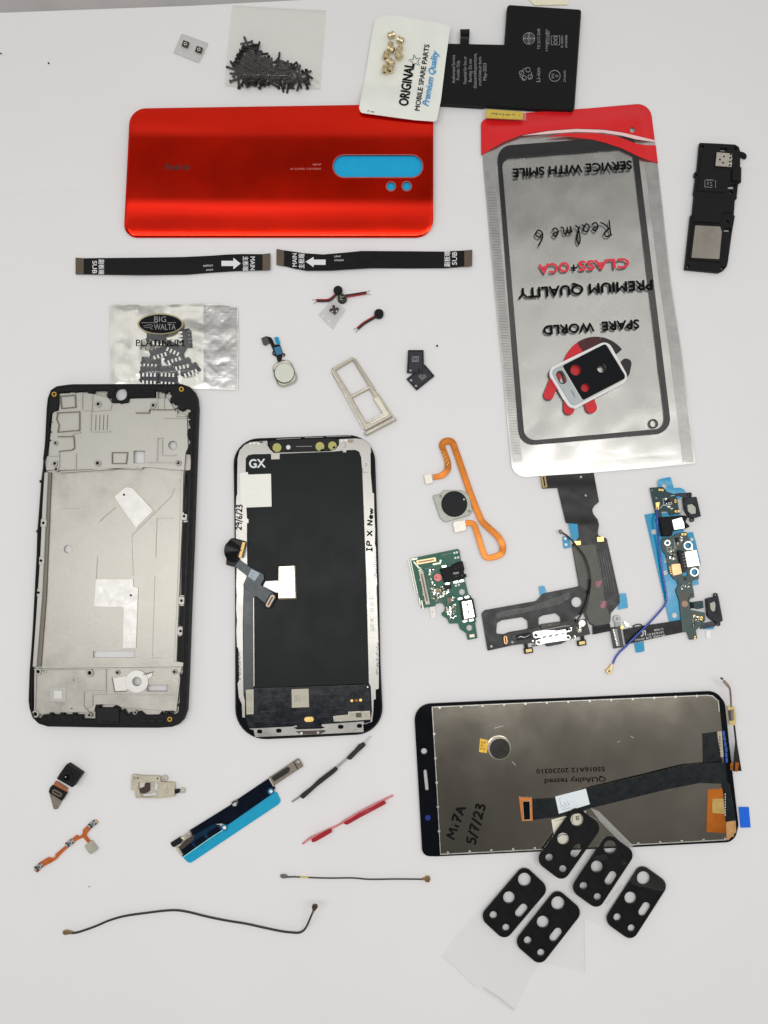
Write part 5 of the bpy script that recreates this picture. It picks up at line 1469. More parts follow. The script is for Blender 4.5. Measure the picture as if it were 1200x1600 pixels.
aj = shape('audio_jack', rnd([(1029, 810.5), (1032, 808), (1050, 806.5), (1070, 805), (1075, 808), (1071.5, 815), (1078.8, 822.5), (1073, 825.5), (1052, 830), (1050, 837.5), (1036, 838), (1033, 822)], 1.5), .5, 3.4, matte, t, ch=.4)
shape('jack_clip', rnd([(1050, 812.5), (1065.5, 808), (1067, 812), (1069.5, 818), (1069.8, 825.5), (1053.5, 828)], 1), 3.4, 3.9, pol, aj, ch=.15)
wall('clip_line', [(1051.5, 815.5), (1067, 811.5)], .8, 3.85, 4.0, M('clip shade', S(96, 84, 76), .4, metal=.6), aj)
wall('clip_line', [(1052.5, 823.5), (1069, 819.5)], .8, 3.85, 4.0, M('clip shade', S(96, 84, 76), .4, metal=.6), aj)
wall('jack_groove', [(1036, 820), (1049, 818)], 1.4, 3.35, 3.6, gloss, aj)
for x, y, r, h in ((1043, 848.3, 5, 2.5), (1075.3, 852.4, 7.2, 4.6), (1085.2, 893.8, 7.2, 4.6)):
    disc('ground_ring', x, y, r, 1.1, 1.5, M('white steel ring', S(226, 224, 216), .3, metal=.6), t, hole=h, ch=.12, n=28)
shape('ring_tail', [(1077, 858), (1082.3, 850), (1082.8, 860)], 1.1, 1.45, tin, t, ch=.06)
up_ = shape('charging_port', rnd([(1069.5, 862), (1088.8, 858.8), (1094, 883.5), (1074.3, 887)], 1), 1.1, 3.4, M('pale port', S(232, 226, 216), .28, metal=.85, vary=.04), t, ch=.25)
text('C10', (1083, 865), (1088.5, 864), 2.6, 3.44, greyp, up_)
text('LH', (1087, 881), (1091.5, 880), 2.6, 3.44, greyp, up_)
shape('port_housing', [(1059, 862), (1062, 859.5), (1069.5, 861.5), (1074.5, 888), (1071, 893.5), (1066.5, 894)], 1.1, 2.6, gloss, t, ch=.2)
for k in range(5):
    box('port_pin', 1067 + .9 * k, 866 + 4.6 * k, 3.4, 1.6, -10, 2.55, 2.75, M('pin grey', S(110, 104, 98), .4, metal=.6), t, ch=.03)
shape('gold_chip', rnd([(1048.6, 881.5), (1063, 880.2), (1066.2, 896.5), (1051.6, 900)], 1.8), 1.1, 2.2, M('pale gold chip', S(216, 190, 142), .42, metal=.5, vary=.06), t, ch=.15)
for k in range(4):
    box('solder_pad', 1047 + .6 * k, 886 + 3.4 * k, 2, 1.4, -8, 1.1, 1.3, gold, t, ch=.03)
for x, y, w_, h, a in ((1033, 765.5, 8, 3.4, 5), (1055.5, 783, 3, 5.5, -5), (1058, 799, 7.5, 3.4, -2), (1068.5, 834.8, 8, 3.6, 0), (1096, 966, 4, 6, 10), (1085, 962, 4, 3, 0), (1086, 996, 3, 5, 0)):
    c = box('spring_contact', x, y, w_, h, a, 1.1, 1.9, gold, t, r=.6, ch=.12)
    box('contact_gap', x, y, w_ * .45, h * .4, a, 1.86, 1.95, ink, c, ch=.01)
for x, y, w_, h in ((1043.5, 782.5, 6, 6), (1057.5, 843.5, 6, 7), (1071.5, 904.5, 3, 4), (1050, 867.5, 4, 3)):
    box('black_chip', x, y, w_, h, -5, 1.1, 1.6, gloss, t)
scatter(t, [(1036, 776), (1050, 775), (1058, 800), (1040, 797)], 24, 41, 1.1)
scatter(t, [(1041, 856), (1056, 852), (1058, 876), (1046, 878)], 24, 43, 1.1, big=.8)
scatter(t, [(1053, 838), (1068, 836), (1070, 848), (1056, 856)], 18, 45, 1.1, big=.8)
scatter(t, [(1060, 914), (1080, 908), (1080, 918), (1062, 924)], 16, 47, 1.1, big=.6)
scatter(t, [(1080, 960), (1096, 962), (1094, 974), (1080, 984)], 20, 49, 1.1, big=.9)
strokes('silkscreen_print', [[(1036, 778), (1037, 789), (1048, 788), (1049, 797)], [(1031, 795), (1036, 789)], [(1048, 775), (1054, 774)], [(1036, 789), (1042, 791), (1048, 788)], [(1053, 842), (1055, 856), (1058, 856)], [(1042, 856), (1049, 855), (1050, 861), (1043, 862), (1042, 856)], [(1048, 866), (1053, 867), (1053, 871)], [(1049, 874), (1051, 875), (1056, 873)]], .7, 1.13, white, t, curve=False)
disc('copper_dot', 1070, 943.5, 5, 1.1, 1.2, M('copper spot', S(140, 110, 98), .4, metal=.4), t, ch=.03)
shape('board_patch', [(1059, 930), (1075, 922), (1077, 926), (1080, 933), (1068, 940), (1064, 950), (1062, 940)], 1.1, 1.18, olive, t, ch=.02)
wall('board_arc', [(1075.5, 940), (1076, 934), (1079.5, 929), (1084, 927)], 1, 1.1, 1.3, teal, t)
shape('tail_flex', rnd([(973.3, 983.6), (996, 979), (1040, 972.5), (1063, 968.5), (1069, 987.7), (1040, 993.5), (1006, 1001), (977.4, 1007.5)], 1), .4, .65, satin, t, ch=.05)
wall('flex_loop', [(991, 984), (990, 978), (996, 975.5), (1001, 975.5), (1004, 978), (1004, 980)], 1.8, .4, .8, satin, t)
conn(964.2, 996, 33, 16, 80, .6, M('black connector', (.02, .021, .02), .4), M('pin row grey', S(110, 112, 106), .4, metal=.6, vary=.3, vs=2000), t)
for k in range(12):
    box('connector_pin', 958.5 + .55 * k, 984 + 2.2 * k, 2, 1, -10, 1.45, 1.62, tin, t, ch=.02)
disc('ring_terminal', 964, 967, 5.8, .6, 1.2, M('grey terminal', S(140, 142, 138), .4, metal=.7), t, hole=2, ch=.12)
box('ring_stem', 965, 975, 8, 9, -8, .5, 1.0, M('grey terminal', S(120, 122, 118), .4, metal=.7), t)
for x, y, w_, h, m in ((972, 980, 5, 5, gold), (980, 976, 6, 5, tin), (977, 973, 4, 3, tin), (985, 979, 4, 3, whitel)):
    box('solder_blob', x, y, w_, h, 20, .7, 1.4, m, t, r=1)
text('C M/08', (1036, 981), (1022, 983.4), 3, .68, white, t)
text('2018.02.01', (1037, 986), (1012, 990.4), 3, .68, white, t)
text('SM-A405_SUB_REV0.5', (1039, 990.6), (992, 998.8), 3, .68, white, t)
text('LC', (1008.5, 985), (1000, 986.6), 8, .68, white, t, bold=.03, shear=.2)
bluew = M('blue coaxial sheath', S(40, 72, 160, 1.1), .35, coat=.3)
tube('coaxial_lead', [(1027, 792, 2.0), (1026.6, 800, 2.2), (1027, 815, 3.8), (1028, 837, 2.6), (1031, 865, 1.8), (1035, 895, 1.6), (1039.5, 921, 1.5), (1041.3, 931, 1.5), (1040.3, 941, 1.5), (1033, 952.7, 1.6), (1010.4, 977.4, 1.9), (992, 995, 2.1), (977.4, 1010.4, 1.6), (968, 1019, 1.2), (962, 1027, .9), (957.5, 1037, .8)], .5, bluew, t, n=10)
shape('coaxial_plug', rnd([(1024, 785), (1031.5, 784), (1030.5, 790), (1029.5, 797), (1025.5, 797), (1025, 791)], 1), 1.1, 2.4, gold, t, ch=.2)
shape('coaxial_plug', rnd([(955, 1037), (959, 1039.5), (956.5, 1045), (957, 1049.5), (952, 1054), (947.5, 1051), (947.5, 1046), (952, 1043.5)], 1.5), .2, 1.4, M('pale gold plug', S(190, 170, 120), .35, metal=.7), t, holes=[circ(952, 1048.5, 1.6, 10)], ch=.15)

# ------------------------------------------------------------------ dark display panel
t = thing('display_panel', 'wide dark steel backed display panel with orange ended flex and handwriting', 'display panel', 900, 1210)
po_ = rnd([(646.5, 1100.5), (775, 1094.6), (900, 1090), (1119, 1079.5), (1133, 1098), (1143, 1190), (1154.5, 1290), (1148, 1316), (990, 1324), (682, 1338.6), (660, 1338)], [26, 0, 0, 22, 16, 0, 16, 22, 0, 0, 26], 7)
gh = [circ(662.6, 1174, 4.8, 18), pill(665.8, 1219.3, 33, 5.2, 84)]
shape('glass', po_, .1, 1.4, gloss, t, holes=gh, ch=.25)
disc('sensor_dot', 668.5, 1278, 4.4, 1.35, 1.5, M('blue lens', S(40, 50, 128), .15, spec=.6), t, ch=.03, n=18)
disc('sensor_dot', 660.5, 1126, 3.2, 1.35, 1.5, gloss, t, ch=.03, n=18)
mir = M('brushed steel back', S(172, 165, 152, 1.0), .16, metal=1, vary=.05, vs=25, bump=.03, bs=1400, rv=.04)
shape('steel_back', [(674.5, 1104), (900, 1094), (1105, 1085.5), (1114, 1086.5), (1123.5, 1095), (1128.4, 1141.8), (1133.5, 1230), (1135, 1313), (990, 1321), (688, 1336)], 1.4, 2.4, mir, t, ch=.1)
edge = M('bright edge', S(196, 196, 190), .3, metal=.7)
wall('edge_frame', [(675.2, 1105), (900, 1095), (1105, 1086.5), (1113.5, 1087.5), (1122.5, 1095.5), (1124, 1112)], 1.1, 2.35, 2.6, edge, t)
wall('edge_frame', [(675.2, 1105), (681, 1200), (688.3, 1335), (860, 1326.8)], 1.1, 2.35, 2.6, edge, t)
wall('edge_frame', [(985, 1320.4), (1134, 1312.4)], 1.1, 2.35, 2.6, edge, t)
for x, y in [(687 + k * 33.5, 1105.6 - k * 1.5) for k in range(13)] + [(700 + k * 34, 1333 - k * 1.7) for k in range(5)] + [(998 + 34 * k, 1318.4 - 1.8 * k) for k in range(5)] + [(678.5 + k * 1.9, 1147 + k * 38) for k in range(5)]:
    disc('edge_notch', x, y, 2, 2.36, 2.68, edge, t, ch=.05, n=10)
mo = disc('coin_motor', 780.7, 1169.5, 18.2, 2.4, 4.4, steel, t, ch=.6, n=44)
disc('motor_cap', 780.9, 1169.9, 16, 4.3, 4.5, M('motor cap', S(46, 44, 40), .35, metal=.6), mo, ch=.05, n=40)
tb = shape('gold_tab', rnd([(750, 1154), (762.5, 1157), (762, 1161), (765, 1163), (765, 1167), (762, 1169), (761, 1177), (748.5, 1175)], 1), 2.5, 2.9, M('bright gold tab', S(220, 176, 70), .35, metal=.6, vary=.1), t, ch=.06)
for x, y in ((753, 1160), (752.3, 1165), (751.7, 1170), (757, 1160.5), (756.4, 1170.5)):
    box('tab_slot', x, y, 2.4, 2.2, 5, 2.86, 2.95, M('tab shade', S(130, 90, 24), .4), tb, ch=.01)
flx = M('blue black flex', S(24, 29, 32, 1.0), .3, spec=.3, vary=.08)


def fzz(x, y):
    return 3.0 + .8 * smooth(x, 850, 1000) + .7 * smooth(x, 1085, 1135)


sheet('main_flex', rnd([(826, 1248.5), (868, 1247), (924, 1230), (1000, 1212.5), (1069, 1195.5), (1133, 1190.5), (1137, 1225), (1093, 1223.5), (1040, 1234), (924, 1262.7), (874, 1276), (827, 1282)], [0, 2, 0, 0, 4, 0, 0, 3, 0, 0, 2, 0]), fzz, .2, flx, t, cell=8)
cn = shape('flex_connector', [(811, 1246.5), (831.3, 1247), (832.5, 1282.5), (815.5, 1283)], 2.6, 3.4, M('orange connector board', S(196, 112, 44), .4, coat=.2), t, ch=.1)
shape('connector_core', [(816.5, 1252), (828, 1251.5), (829, 1281), (818.5, 1281.5)], 3.35, 4.0, gloss, cn, ch=.1)
wall('core_rim', [(816.5, 1252), (828, 1251.5), (829, 1281), (818.5, 1281.5)], .9, 3.9, 4.15, M('pale rim', S(206, 170, 130), .4, metal=.3), cn, closed=True)
shape('white_label', [(867.5, 1244.8), (915.5, 1232.3), (921.7, 1256.6), (873.3, 1271.7)], lambda x, y: fzz(x, y) - .1, lambda x, y: fzz(x, y) + .2, M('bluish label', S(214, 222, 226, 1.15), .5, vary=.02), t, ch=.03)
strokes('code_print', [rect(884.5, 1254.5, 17, 18, -14) + [rect(884.5, 1254.5, 17, 18, -14)[0]], [(880, 1250), (888, 1248)], [(881, 1254), (886, 1259)], [(879, 1258), (884, 1262)], [(886, 1251), (889, 1258)]], .8, lambda x, y: fzz(x, y) + .2, M('label grey', S(120, 124, 128), .5), t, curve=False)
lb = shape('paper_label', [(861.6, 1281), (915, 1267), (925, 1300), (905, 1316), (868, 1320)], 2.4, 2.55, M('cream label', S(222, 218, 200, 1.15), .55, vary=.03), t, ch=.02)
strokes('label_print', [[(866, 1283), (890, 1277), (893, 1290)], [(885, 1298), (912, 1290)], [(893, 1287), (896, 1272), (908, 1270), (910, 1284)], [(899, 1276), (906, 1275)], [(899, 1280), (906, 1279)], [(900, 1276), (901, 1281)], [(890, 1301), (896, 1312)], [(898, 1300), (906, 1306)]], 1, 2.56, ink, t, curve=False)
text('BM', (902, 1283), (906, 1281.6), 6, 2.58, ink, t)
text('CP', (897, 1328), (907, 1318), 6, 2.6, ink, t)
strokes('label_print', [[(872, 1308), (878, 1304), (886, 1305)]], 1.2, 2.6, M('blue pen', S(60, 70, 150), .5), t)
pz2 = 2.42
text('55016A12 20230310', (945, 1198), (838, 1202), 6.8, pz2, ink, t, fat=.25)
text('QUAslity tested', (946, 1213.5), (851, 1217.5), 7.6, pz2, ink, t, fat=.25)
hand('Mi7A', (710, 1312), (729, 1260), 14, pz2, ink, t, w=3.3)
hand('5/7/23', (742, 1320), (759, 1257), 14, pz2, ink, t, w=3.3)
strokes('scuff', [[(800, 1190), (806, 1196)], [(772, 1138), (786, 1134)], [(985, 1150), (990, 1153)], [(965, 1160), (968, 1158)]], 1, pz2, M('scuff', S(160, 160, 158), .5, metal=.6), t, curve=False)
# end flexes of the panel, with reflections painted on its steel
shape('end_flex', [(1128, 1224), (1140, 1224), (1150, 1283), (1134, 1284), (1130, 1240)], 2.5, 2.9, flx, t, ch=.08)
shape('copper_end', rnd([(1134.5, 1284.5), (1149.5, 1281), (1150.5, 1300), (1138, 1313), (1135.5, 1312)], 1), 2.5, 2.9, M('copper end', S(196, 150, 104), .35, metal=.4, vary=.1), t, ch=.08)
for k in range(4):
    box('contact_pad', 1145, 1288 + 6 * k, 3.4, 3, 0, 2.86, 2.96, M('yellow pad', S(196, 160, 70), .35, metal=.6), t, ch=.02)
shape('copper_reflection', [(1106, 1234), (1130.5, 1232), (1135, 1302), (1104, 1300)], 2.44, 2.7, M('copper reflection', S(190, 106, 34), .25, metal=.6, vary=.3, vs=45), t, ch=.05)  # flat patch painting the blurred reflection of the orange flex in the steel
shape('pale_reflection', [(1113, 1248), (1131, 1248), (1132.5, 1272), (1113, 1270)], 2.7, 2.8, M('pale copper reflection', S(190, 158, 92), .35, metal=.4), t, ch=.03)  # paler middle of the painted orange reflection
shape('black_reflection', [(1098, 1146), (1121, 1143), (1128, 1182), (1129, 1192), (1099, 1194)], 2.44, 2.8, flx, t, ch=.06)  # flat dark patch standing in for a black reflection in the steel
cb = shape('driver_bar', rnd([(1120.4, 1143.5), (1128, 1142), (1131, 1183), (1126.5, 1184)], 1.5), 2.8, 3.4, M('beige bar', S(168, 156, 138), .4, metal=.4, vary=.15, vs=900), t, ch=.12)
strokes('bar_print', [[(1124.6, 1150 + 5 * k), (1125, 1153 + 5 * k)] for k in range(6)], 1.4, 3.42, ink, cb, curve=False)
for k in range(6):
    box('blue_stripe', 1131.5 + .9 * k + rs.uniform(-.6, .6), 1146 + 8.4 * k, 3.2, 7.4, -5, 1.6, 2.75, M('cobalt', S(36, 84, 160), .35), t, ch=.05)
strokes('flex_print', [[(1133, 1240 + 4 * k), (1133.4, 1242.5 + 4 * k)] for k in range(9)], 1.1, 2.93, white, t, curve=False)
ribbon('side_flex', [(1141, 1198, 2.4, 9), (1147, 1198, 3.2, 14), (1153.5, 1199, 3.0, 14)], .2, copper, t, res=3)
sheet('black_fin', rnd([(1146, 1133), (1148.5, 1133), (1152.5, 1166), (1158.8, 1204.7), (1145.5, 1204.7), (1147, 1180), (1148.5, 1160)], 0), lambda x, y: 1.5 + 2.5 * smooth(1158 - x, 0, 14), .2, black, t, cell=6)
gc_ = shape('gold_end', rnd([(1137, 1103.6), (1147, 1103.6), (1150, 1116), (1150, 1132), (1140, 1133.6)], 1), 2.6, 3.1, M('pale gold', S(200, 176, 116), .35, metal=.5, vary=.08), t, ch=.1)
shape('end_chip', [(1141.5, 1109), (1146.5, 1109), (1147, 1126), (1142.5, 1126.5)], 3.05, 3.5, M('end chip', S(110, 110, 108), .4, metal=.4), gc_, ch=.08)
shape('end_chip', [(1138, 1110), (1141, 1110), (1142, 1126), (1140, 1126)], 3.05, 3.4, M('brown end chip', S(60, 44, 30), .4), gc_, ch=.06)
tube('flex_stem', [(1142.4, 1104, 3.2), (1141.8, 1090, 4.5), (1140.4, 1076.6, 5.5), (1137, 1071, 6), (1131.5, 1064, 6)], [.45, .5, .5, .7, .5], M('warm steel', S(150, 128, 118), .35, metal=.7), t)
box('stem_tip', 1134.6, 1067.6, 10, 4, 50, 5.6, 6.6, M('warm steel tip', S(128, 112, 106), .35, metal=.7), t, r=1)
box('tip_clip', 1128.5, 1060.5, 4, 3, 30, 5.4, 6.2, M('tip dark', S(70, 64, 60), .4, metal=.5), t)
shape('blue_tape', [(1154.5, 1261), (1170.2, 1261), (1173, 1293), (1157.4, 1293.4)], .1, .35, M('royal blue tape', S(10, 96, 214, 1.15), .35, coat=.2, vary=.04), t, ch=.03)

# ------------------------------------------------------------------ clear film and five camera surrounds
t = thing('clear_pouch', 'crumpled clear film pouch under four black lens surrounds', 'clear pouch', 860, 1430)
fp = [(841, 1325), (868, 1288), (897, 1262), (945, 1287), (980, 1318), (1010, 1350), (1048, 1385), (1016, 1430), (985, 1472), (950, 1452), (913, 1436), (914, 1520), (880, 1512), (845, 1505), (830, 1525), (803, 1582), (743, 1544), (690, 1493), (715, 1458), (746, 1424), (782, 1385), (813, 1351)]


def flz(x, y):
    return .25 + 3.0 * smooth(1375 - y + (x - 840) * .25, 0, 60) + .35 * abs(N2(x, y, 34, 71)) + .25 * abs(N2(x + y, x - y, 46, 73))


pcl = clear('pouch film', (.995, .995, .99), haze=.012, rough=.08, ior=1.4, bump=.45, bs=40)
sheet('film', fp, flz, 0, pcl, t, cell=8)
wall('fold_edge', [(913.2, 1437), (914.2, 1520)], .7, .3, 1.2, pcl, t)
wall('fold_edge', [(826, 1436), (840, 1416)], .9, .5, 1.6, clr, t)
wall('fold_edge', [(948, 1414), (972, 1384)], 1, .5, 1.6, clr, t)
wall('fold_edge', [(757, 1547), (782, 1563), (803, 1580)], 1.6, .3, 2.4, clr, t)
wall('fold_edge', [(690, 1494), (722, 1522), (743, 1545)], .8, .3, .9, pcl, t)
wall('fold_edge', [(897, 1263), (945, 1288), (980, 1319)], 1, 2.6, 3.9, pcl, t)
shape('tape_strip', [(922, 1262), (936, 1268), (990, 1322), (980, 1326), (938, 1284)], 2.9, 3.05, frost, t, ch=.03)
src = None
bezm = M('black lens frame', (.006, .006, .0063), .4, spec=.2, vary=.1, bump=.05, bs=1200)
for lbl, x, y, a, z in (('black lens surround lying half over the dark panel and its white label', 888.4, 1317, -53, 3.7), ('black lens surround with one hole across the dark panel bottom edge', 941.2, 1360.3, -54.5, 2.3), ('black lens surround at the outer corner, nearest the bare paper edge side', 993.5, 1408.8, -55, .8),
                        ('black lens surround over the wide empty part of the clear pouch, tilted most', 803.2, 1409.4, -48, .9), ('black lens surround lowest of the five on clear pouch', 856.4, 1447.4, -50, .9)):
    c = thing('lens_surround', lbl, 'lens surround', x, y, z, group='five black lens surrounds')
    c.rotation_euler = (0, 0, math.radians(-a))
    if src is None:
        # built flat at the table centre, then moved
        def loc(px, py):
            return (600 + px, 800 + py)
        bm = bmesh.new()
        add_solid(bm, [rnd([loc(-53, -26.5), loc(53, -26.5), loc(53, 26.5), loc(-53, 26.5)], 13.5, 8), circ(*loc(36.8, -11.2), 10.1, 32), circ(*loc(.2, -11.6), 9.1, 32), circ(*loc(-35.8, -12.4), 5.8, 24), circ(*loc(-36.8, 14.4), 5.5, 24), pill(*loc(-1.6, 15.4), 23, 12.4)], 0, 1.1, .3)
        bm2 = bmesh.new()
        rim_ = rnd([loc(-52, -25.5), loc(52, -25.5), loc(52, 25.5), loc(-52, 25.5)], 12.5, 8)
        add_solid(bm2, [rim_, offset(clean(rim_), 2.2)], 1.05, 1.35, .1)
        org = P(600, 800, 0)
        mes = []
        for nm, b_, m_ in (('plate', bm, bezm), ('raised_rim', bm2, black)):
            bmesh.ops.recalc_face_normals(b_, faces=b_.faces)
            for v in b_.verts:
                v.co -= org
            me = bpy.data.meshes.new(nm)
            b_.to_mesh(me)
            b_.free()
            me.shade_smooth()
            me.set_sharp_from_angle(angle=math.radians(38))
            me.materials.append(m_)
            mes.append((nm, me))
        src = mes
    for nm, me in src:
        o = bpy.data.objects.new(nm, me)
        COL.objects.link(o)
        o.parent = c
    k = .955 if y < 1420 else .965
    c.scale = (k, k, 1)

# ------------------------------------------------------------------ small parts along the bottom
t = thing('camera_module', 'small black camera module with folded grey end', 'camera module', 103, 1226)
shape('housing', rnd([(103.8, 1194), (127, 1209.6), (112.5, 1231), (88, 1217), (95, 1206)], 1.2), .3, 4.4, matte, t, ch=.3)
disc('lens_barrel', 104.5, 1213.5, 9.5, 4.3, 4.9, black, t, ch=.3)
disc('lens', 103.8, 1215, 5.4, 4.8, 5.1, gloss, t, ch=.15)
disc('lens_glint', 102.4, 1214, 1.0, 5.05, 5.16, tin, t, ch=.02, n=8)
shape('orange_flex', [(87, 1220), (105.5, 1232), (103, 1240), (82.5, 1227.5)], .5, 1.2, M('dark orange flex', S(150, 86, 46), .4, vary=.3, vs=900), t, ch=.06)
shape('connector_board', rnd([(82, 1226.5), (105, 1238.5), (96.8, 1251.5), (75.6, 1238), (78, 1230.5)], 1), .7, 1.7, matte, t, ch=.1)
shape('connector', pill(89, 1239.3, 17, 7.4, 28), 1.7, 2.3, M('grey pins', S(104, 92, 84), .45, metal=.4, vary=.3, vs=1800), t, holes=[pill(89, 1239.3, 12, 2, 28)], ch=.1)
shape('grey_tab', rnd([(76.5, 1238.5), (96.6, 1251.3), (89, 1264.5), (84, 1265)], 1), .3, .9, M('grey adhesive tab', S(120, 114, 102), .5, metal=.3, vary=.25, vs=700, bump=.2), t, ch=.1)

t = thing('metal_bracket', 'pale pressed metal bracket with brown residue in its window', 'bracket', 240, 1229)
shape('plate', rnd([(205.5, 1211), (210, 1210), (218, 1211.5), (248.5, 1212.5), (250.5, 1215), (251, 1221.5), (272.5, 1222.3), (273, 1245), (248.5, 1247.8), (211.7, 1247.3), (211, 1235.6), (204.8, 1234.6)], 1), .4, 1.5, M('bracket metal', S(190, 184, 164, 1.1), .38, metal=.6, vary=.07), t, holes=[[(216, 1223), (242.5, 1221.5), (247, 1226), (244.5, 1244), (222, 1245.5), (219, 1240), (216, 1230)], circ(210, 1215, 2.2, 12)], ch=.15)
shape('window_web', [(222, 1240.5), (232, 1240.5), (234, 1223), (240, 1222), (240, 1236), (244, 1236), (243.6, 1239), (232, 1240.8)], .3, .6, steel2, t, ch=.05)
shape('residue', [(218, 1238), (219, 1232), (225, 1230), (226.5, 1224), (233.5, 1224), (234, 1235), (230, 1239), (224, 1240.5)], .5, 1.5, M('brown residue', S(62, 50, 42), .8, vary=.35, vs=900, bump=.5), t, ch=.2)
disc('ear_ring', 257, 1216, 5, .4, 1.0, steel2, t, hole=2.4, ch=.1)
disc('ear_ring', 284.6, 1235.3, 4.7, .4, .9, steel2, t, hole=2.4, ch=.1)
shape('black_spacer', [(273, 1234), (281, 1233), (280, 1239), (273.5, 1241)], .4, 1.6, black, t, ch=.1)
for x, y in ((215.5, 1215.8), (245.8, 1216.5)):
    disc('rivet_hole', x, y, 1.3, 1.46, 1.54, ink, t, ch=.01, n=10)
strokes('arrow_print', [[(257, 1237), (261, 1231), (263, 1238), (257, 1239)], [(261, 1227), (261.5, 1231)]], .8, 1.53, greyp, t, curve=False)

t = thing('button_flex', 'thin orange side button flex with three silver dome switches', 'button flex', 105, 1322)
shape('flex', rnd([(53, 1360), (58, 1351), (64, 1346), (76, 1339), (80, 1341), (86, 1339), (86, 1335), (93, 1329), (105, 1319), (113, 1310), (119, 1304.5), (124, 1307), (129, 1303), (129, 1297), (134, 1292), (143, 1284), (150.5, 1281), (153, 1285), (146, 1291), (140, 1297), (135.5, 1303), (135, 1306), (142, 1315), (138, 1318.5), (130, 1309), (124, 1311), (116, 1316), (108, 1323), (99, 1331), (92, 1338), (88, 1343), (78, 1349), (66, 1355), (58, 1364)], .8), .3, .6, M('orange button flex', S(186, 92, 34, 1.1), .4, coat=.2, vary=.2, vs=500), t, ch=.05)
for x, y in ((144, 1288), (108.6, 1317.5), (60, 1355)):
    c = box('switch_base', x, y, 13, 8, -38, .6, 1.0, matte, t, r=1)
    disc('dome', x, y, 3.8, 1.0, 1.6, pol, c, ch=.3, n=18)
    box('dome_tab', x - 4.8, y + 3.6, 2.4, 5, -38, 1.0, 1.3, tin, c, ch=.04)
    box('dome_tab', x + 4.8, y - 3.6, 2.4, 5, -38, 1.0, 1.3, tin, c, ch=.04)
for x, y in ((150.5, 1283.7), (135, 1297), (74, 1347)):
    disc('gold_dot', x, y, 1.5, .6, .8, gold, t, ch=.04, n=12)
shape('plug_plate', rnd([(131.7, 1322.5), (142.3, 1313.5), (152.3, 1326), (150, 1329.5), (142.5, 1334.8), (138, 1333)], 1.2), .5, 1.4, M('plug plate', S(170, 168, 152, 1.1), .45, metal=.3), t, ch=.12)

t = thing('shield_strip', 'long dark screen strip on bright blue film with metal ends', 'shield strip', 350, 1270)
shape('release_film', rnd([(284, 1338), (296, 1325), (352, 1291), (424, 1236), (433, 1238), (439, 1251.5), (435, 1257), (298, 1348.5), (293, 1347)], [0, 0, 0, 0, 0, 4, 2, 4, 2]), .15, .3, M('cyan release film', S(6, 142, 178, 1.25), .4, spec=.4, vary=.03), t, ch=.03)
shape('dark_panel', [(296, 1297.5), (363, 1256), (420, 1216), (424, 1218), (430, 1232), (424, 1242), (419, 1245), (356, 1289), (346, 1287), (333, 1288), (303, 1305), (300, 1310), (297, 1303)], .4, .9, navy, t, holes=[circ(366, 1256.5, 4, 16), circ(423.4, 1236.4, 2.6, 12)], ch=.08)
shape('blue_panel', rnd([(281, 1325), (303, 1305), (333, 1288), (343, 1289.5), (347, 1297), (290, 1337), (285, 1339)], 2), .35, .75, M('deep navy film', S(4, 40, 66), .2, spec=.4), t, holes=[circ(350.6, 1293.4, .1, 6)][:0], ch=.08)
for x, y, w_ in ((294, 1327, 19), (313, 1315, 19), (334, 1301, 21)):
    box('screen_window', x, y, w_, 11, -33, .72, .95, navy, t, r=2, ch=.08)
wall('bright_edge', [(286, 1339.5), (305, 1326), (328, 1310), (348, 1297)], 1.2, .7, 1.0, M('cyan white edge', S(150, 220, 226), .3), t)
disc('film_ring', 350.6, 1293.4, 5.2, .5, .8, blued, t, hole=3, ch=.06)
disc('film_dot', 350.6, 1293.4, 3, .3, .5, whitel, t, ch=.02, n=14)
disc('film_ring', 423.4, 1236.6, 5.2, .88, 1.1, blued, t, hole=2.8, ch=.06)
disc('film_dot', 423.4, 1236.6, 2.7, .5, .86, whitel, t, ch=.02, n=14)
wall('wire_loop', [(361, 1255), (364, 1252), (369, 1250), (371, 1254), (369, 1257)], 1.2, .8, 1.7, steel, t)
shape('brown_plate', rnd([(279, 1325), (284, 1318), (300, 1303), (304, 1306), (302, 1313), (284, 1328)], 2), .5, 1.2, M('bronze plate', S(70, 60, 54), .4, metal=.4), t, ch=.1)
shape('black_tip', [(266, 1317.5), (281, 1308), (285, 1314), (282, 1318), (272, 1324), (269, 1323)], .4, 1.5, matte, t, ch=.12)
shape('loop_plate', rnd([(281, 1310), (297, 1298.5), (300, 1306), (287, 1314)], 1.5), 1.1, 1.6, steel2, t, holes=[circ(293, 1304.6, 2.6, 12)], ch=.1)
wall('wire_loop', [(282, 1308), (287, 1313)], 1.4, 1.5, 2.2, steel, t)
wall('wire_loop', [(296, 1297.5), (298.5, 1303), (297, 1307)], 1.4, 1.5, 2.2, steel, t)
shape('side_clip', [(274.5, 1325), (278, 1323), (285.5, 1336), (282.5, 1337.5)], .3, 1.4, M('cream clip', S(190, 184, 160), .4, metal=.4), t, ch=.1)
arm = shape('metal_arm', rnd([(420, 1215), (424, 1213), (464, 1186), (467, 1186), (473.5, 1197.5), (428.5, 1227.5)], 1), .4, 1.6, M('arm grey metal', S(128, 120, 108, 1.1), .4, metal=.6, vary=.12), t, holes=[circ(465.4, 1191.2, 3, 14)], ch=.15)
shape('mesh_patch', rnd([(424, 1215), (449, 1198.5), (453, 1200), (451, 1207), (428, 1221.5)], 2), 1.6, 2.1, M('black fabric mesh', (.02, .019, .018), .8, vary=.5, vs=2500, bump=.6), arm, ch=.15)
wall('arm_groove', [(458.5, 1190), (465.5, 1202)], 1.4, 1.55, 1.68, ink, arm)
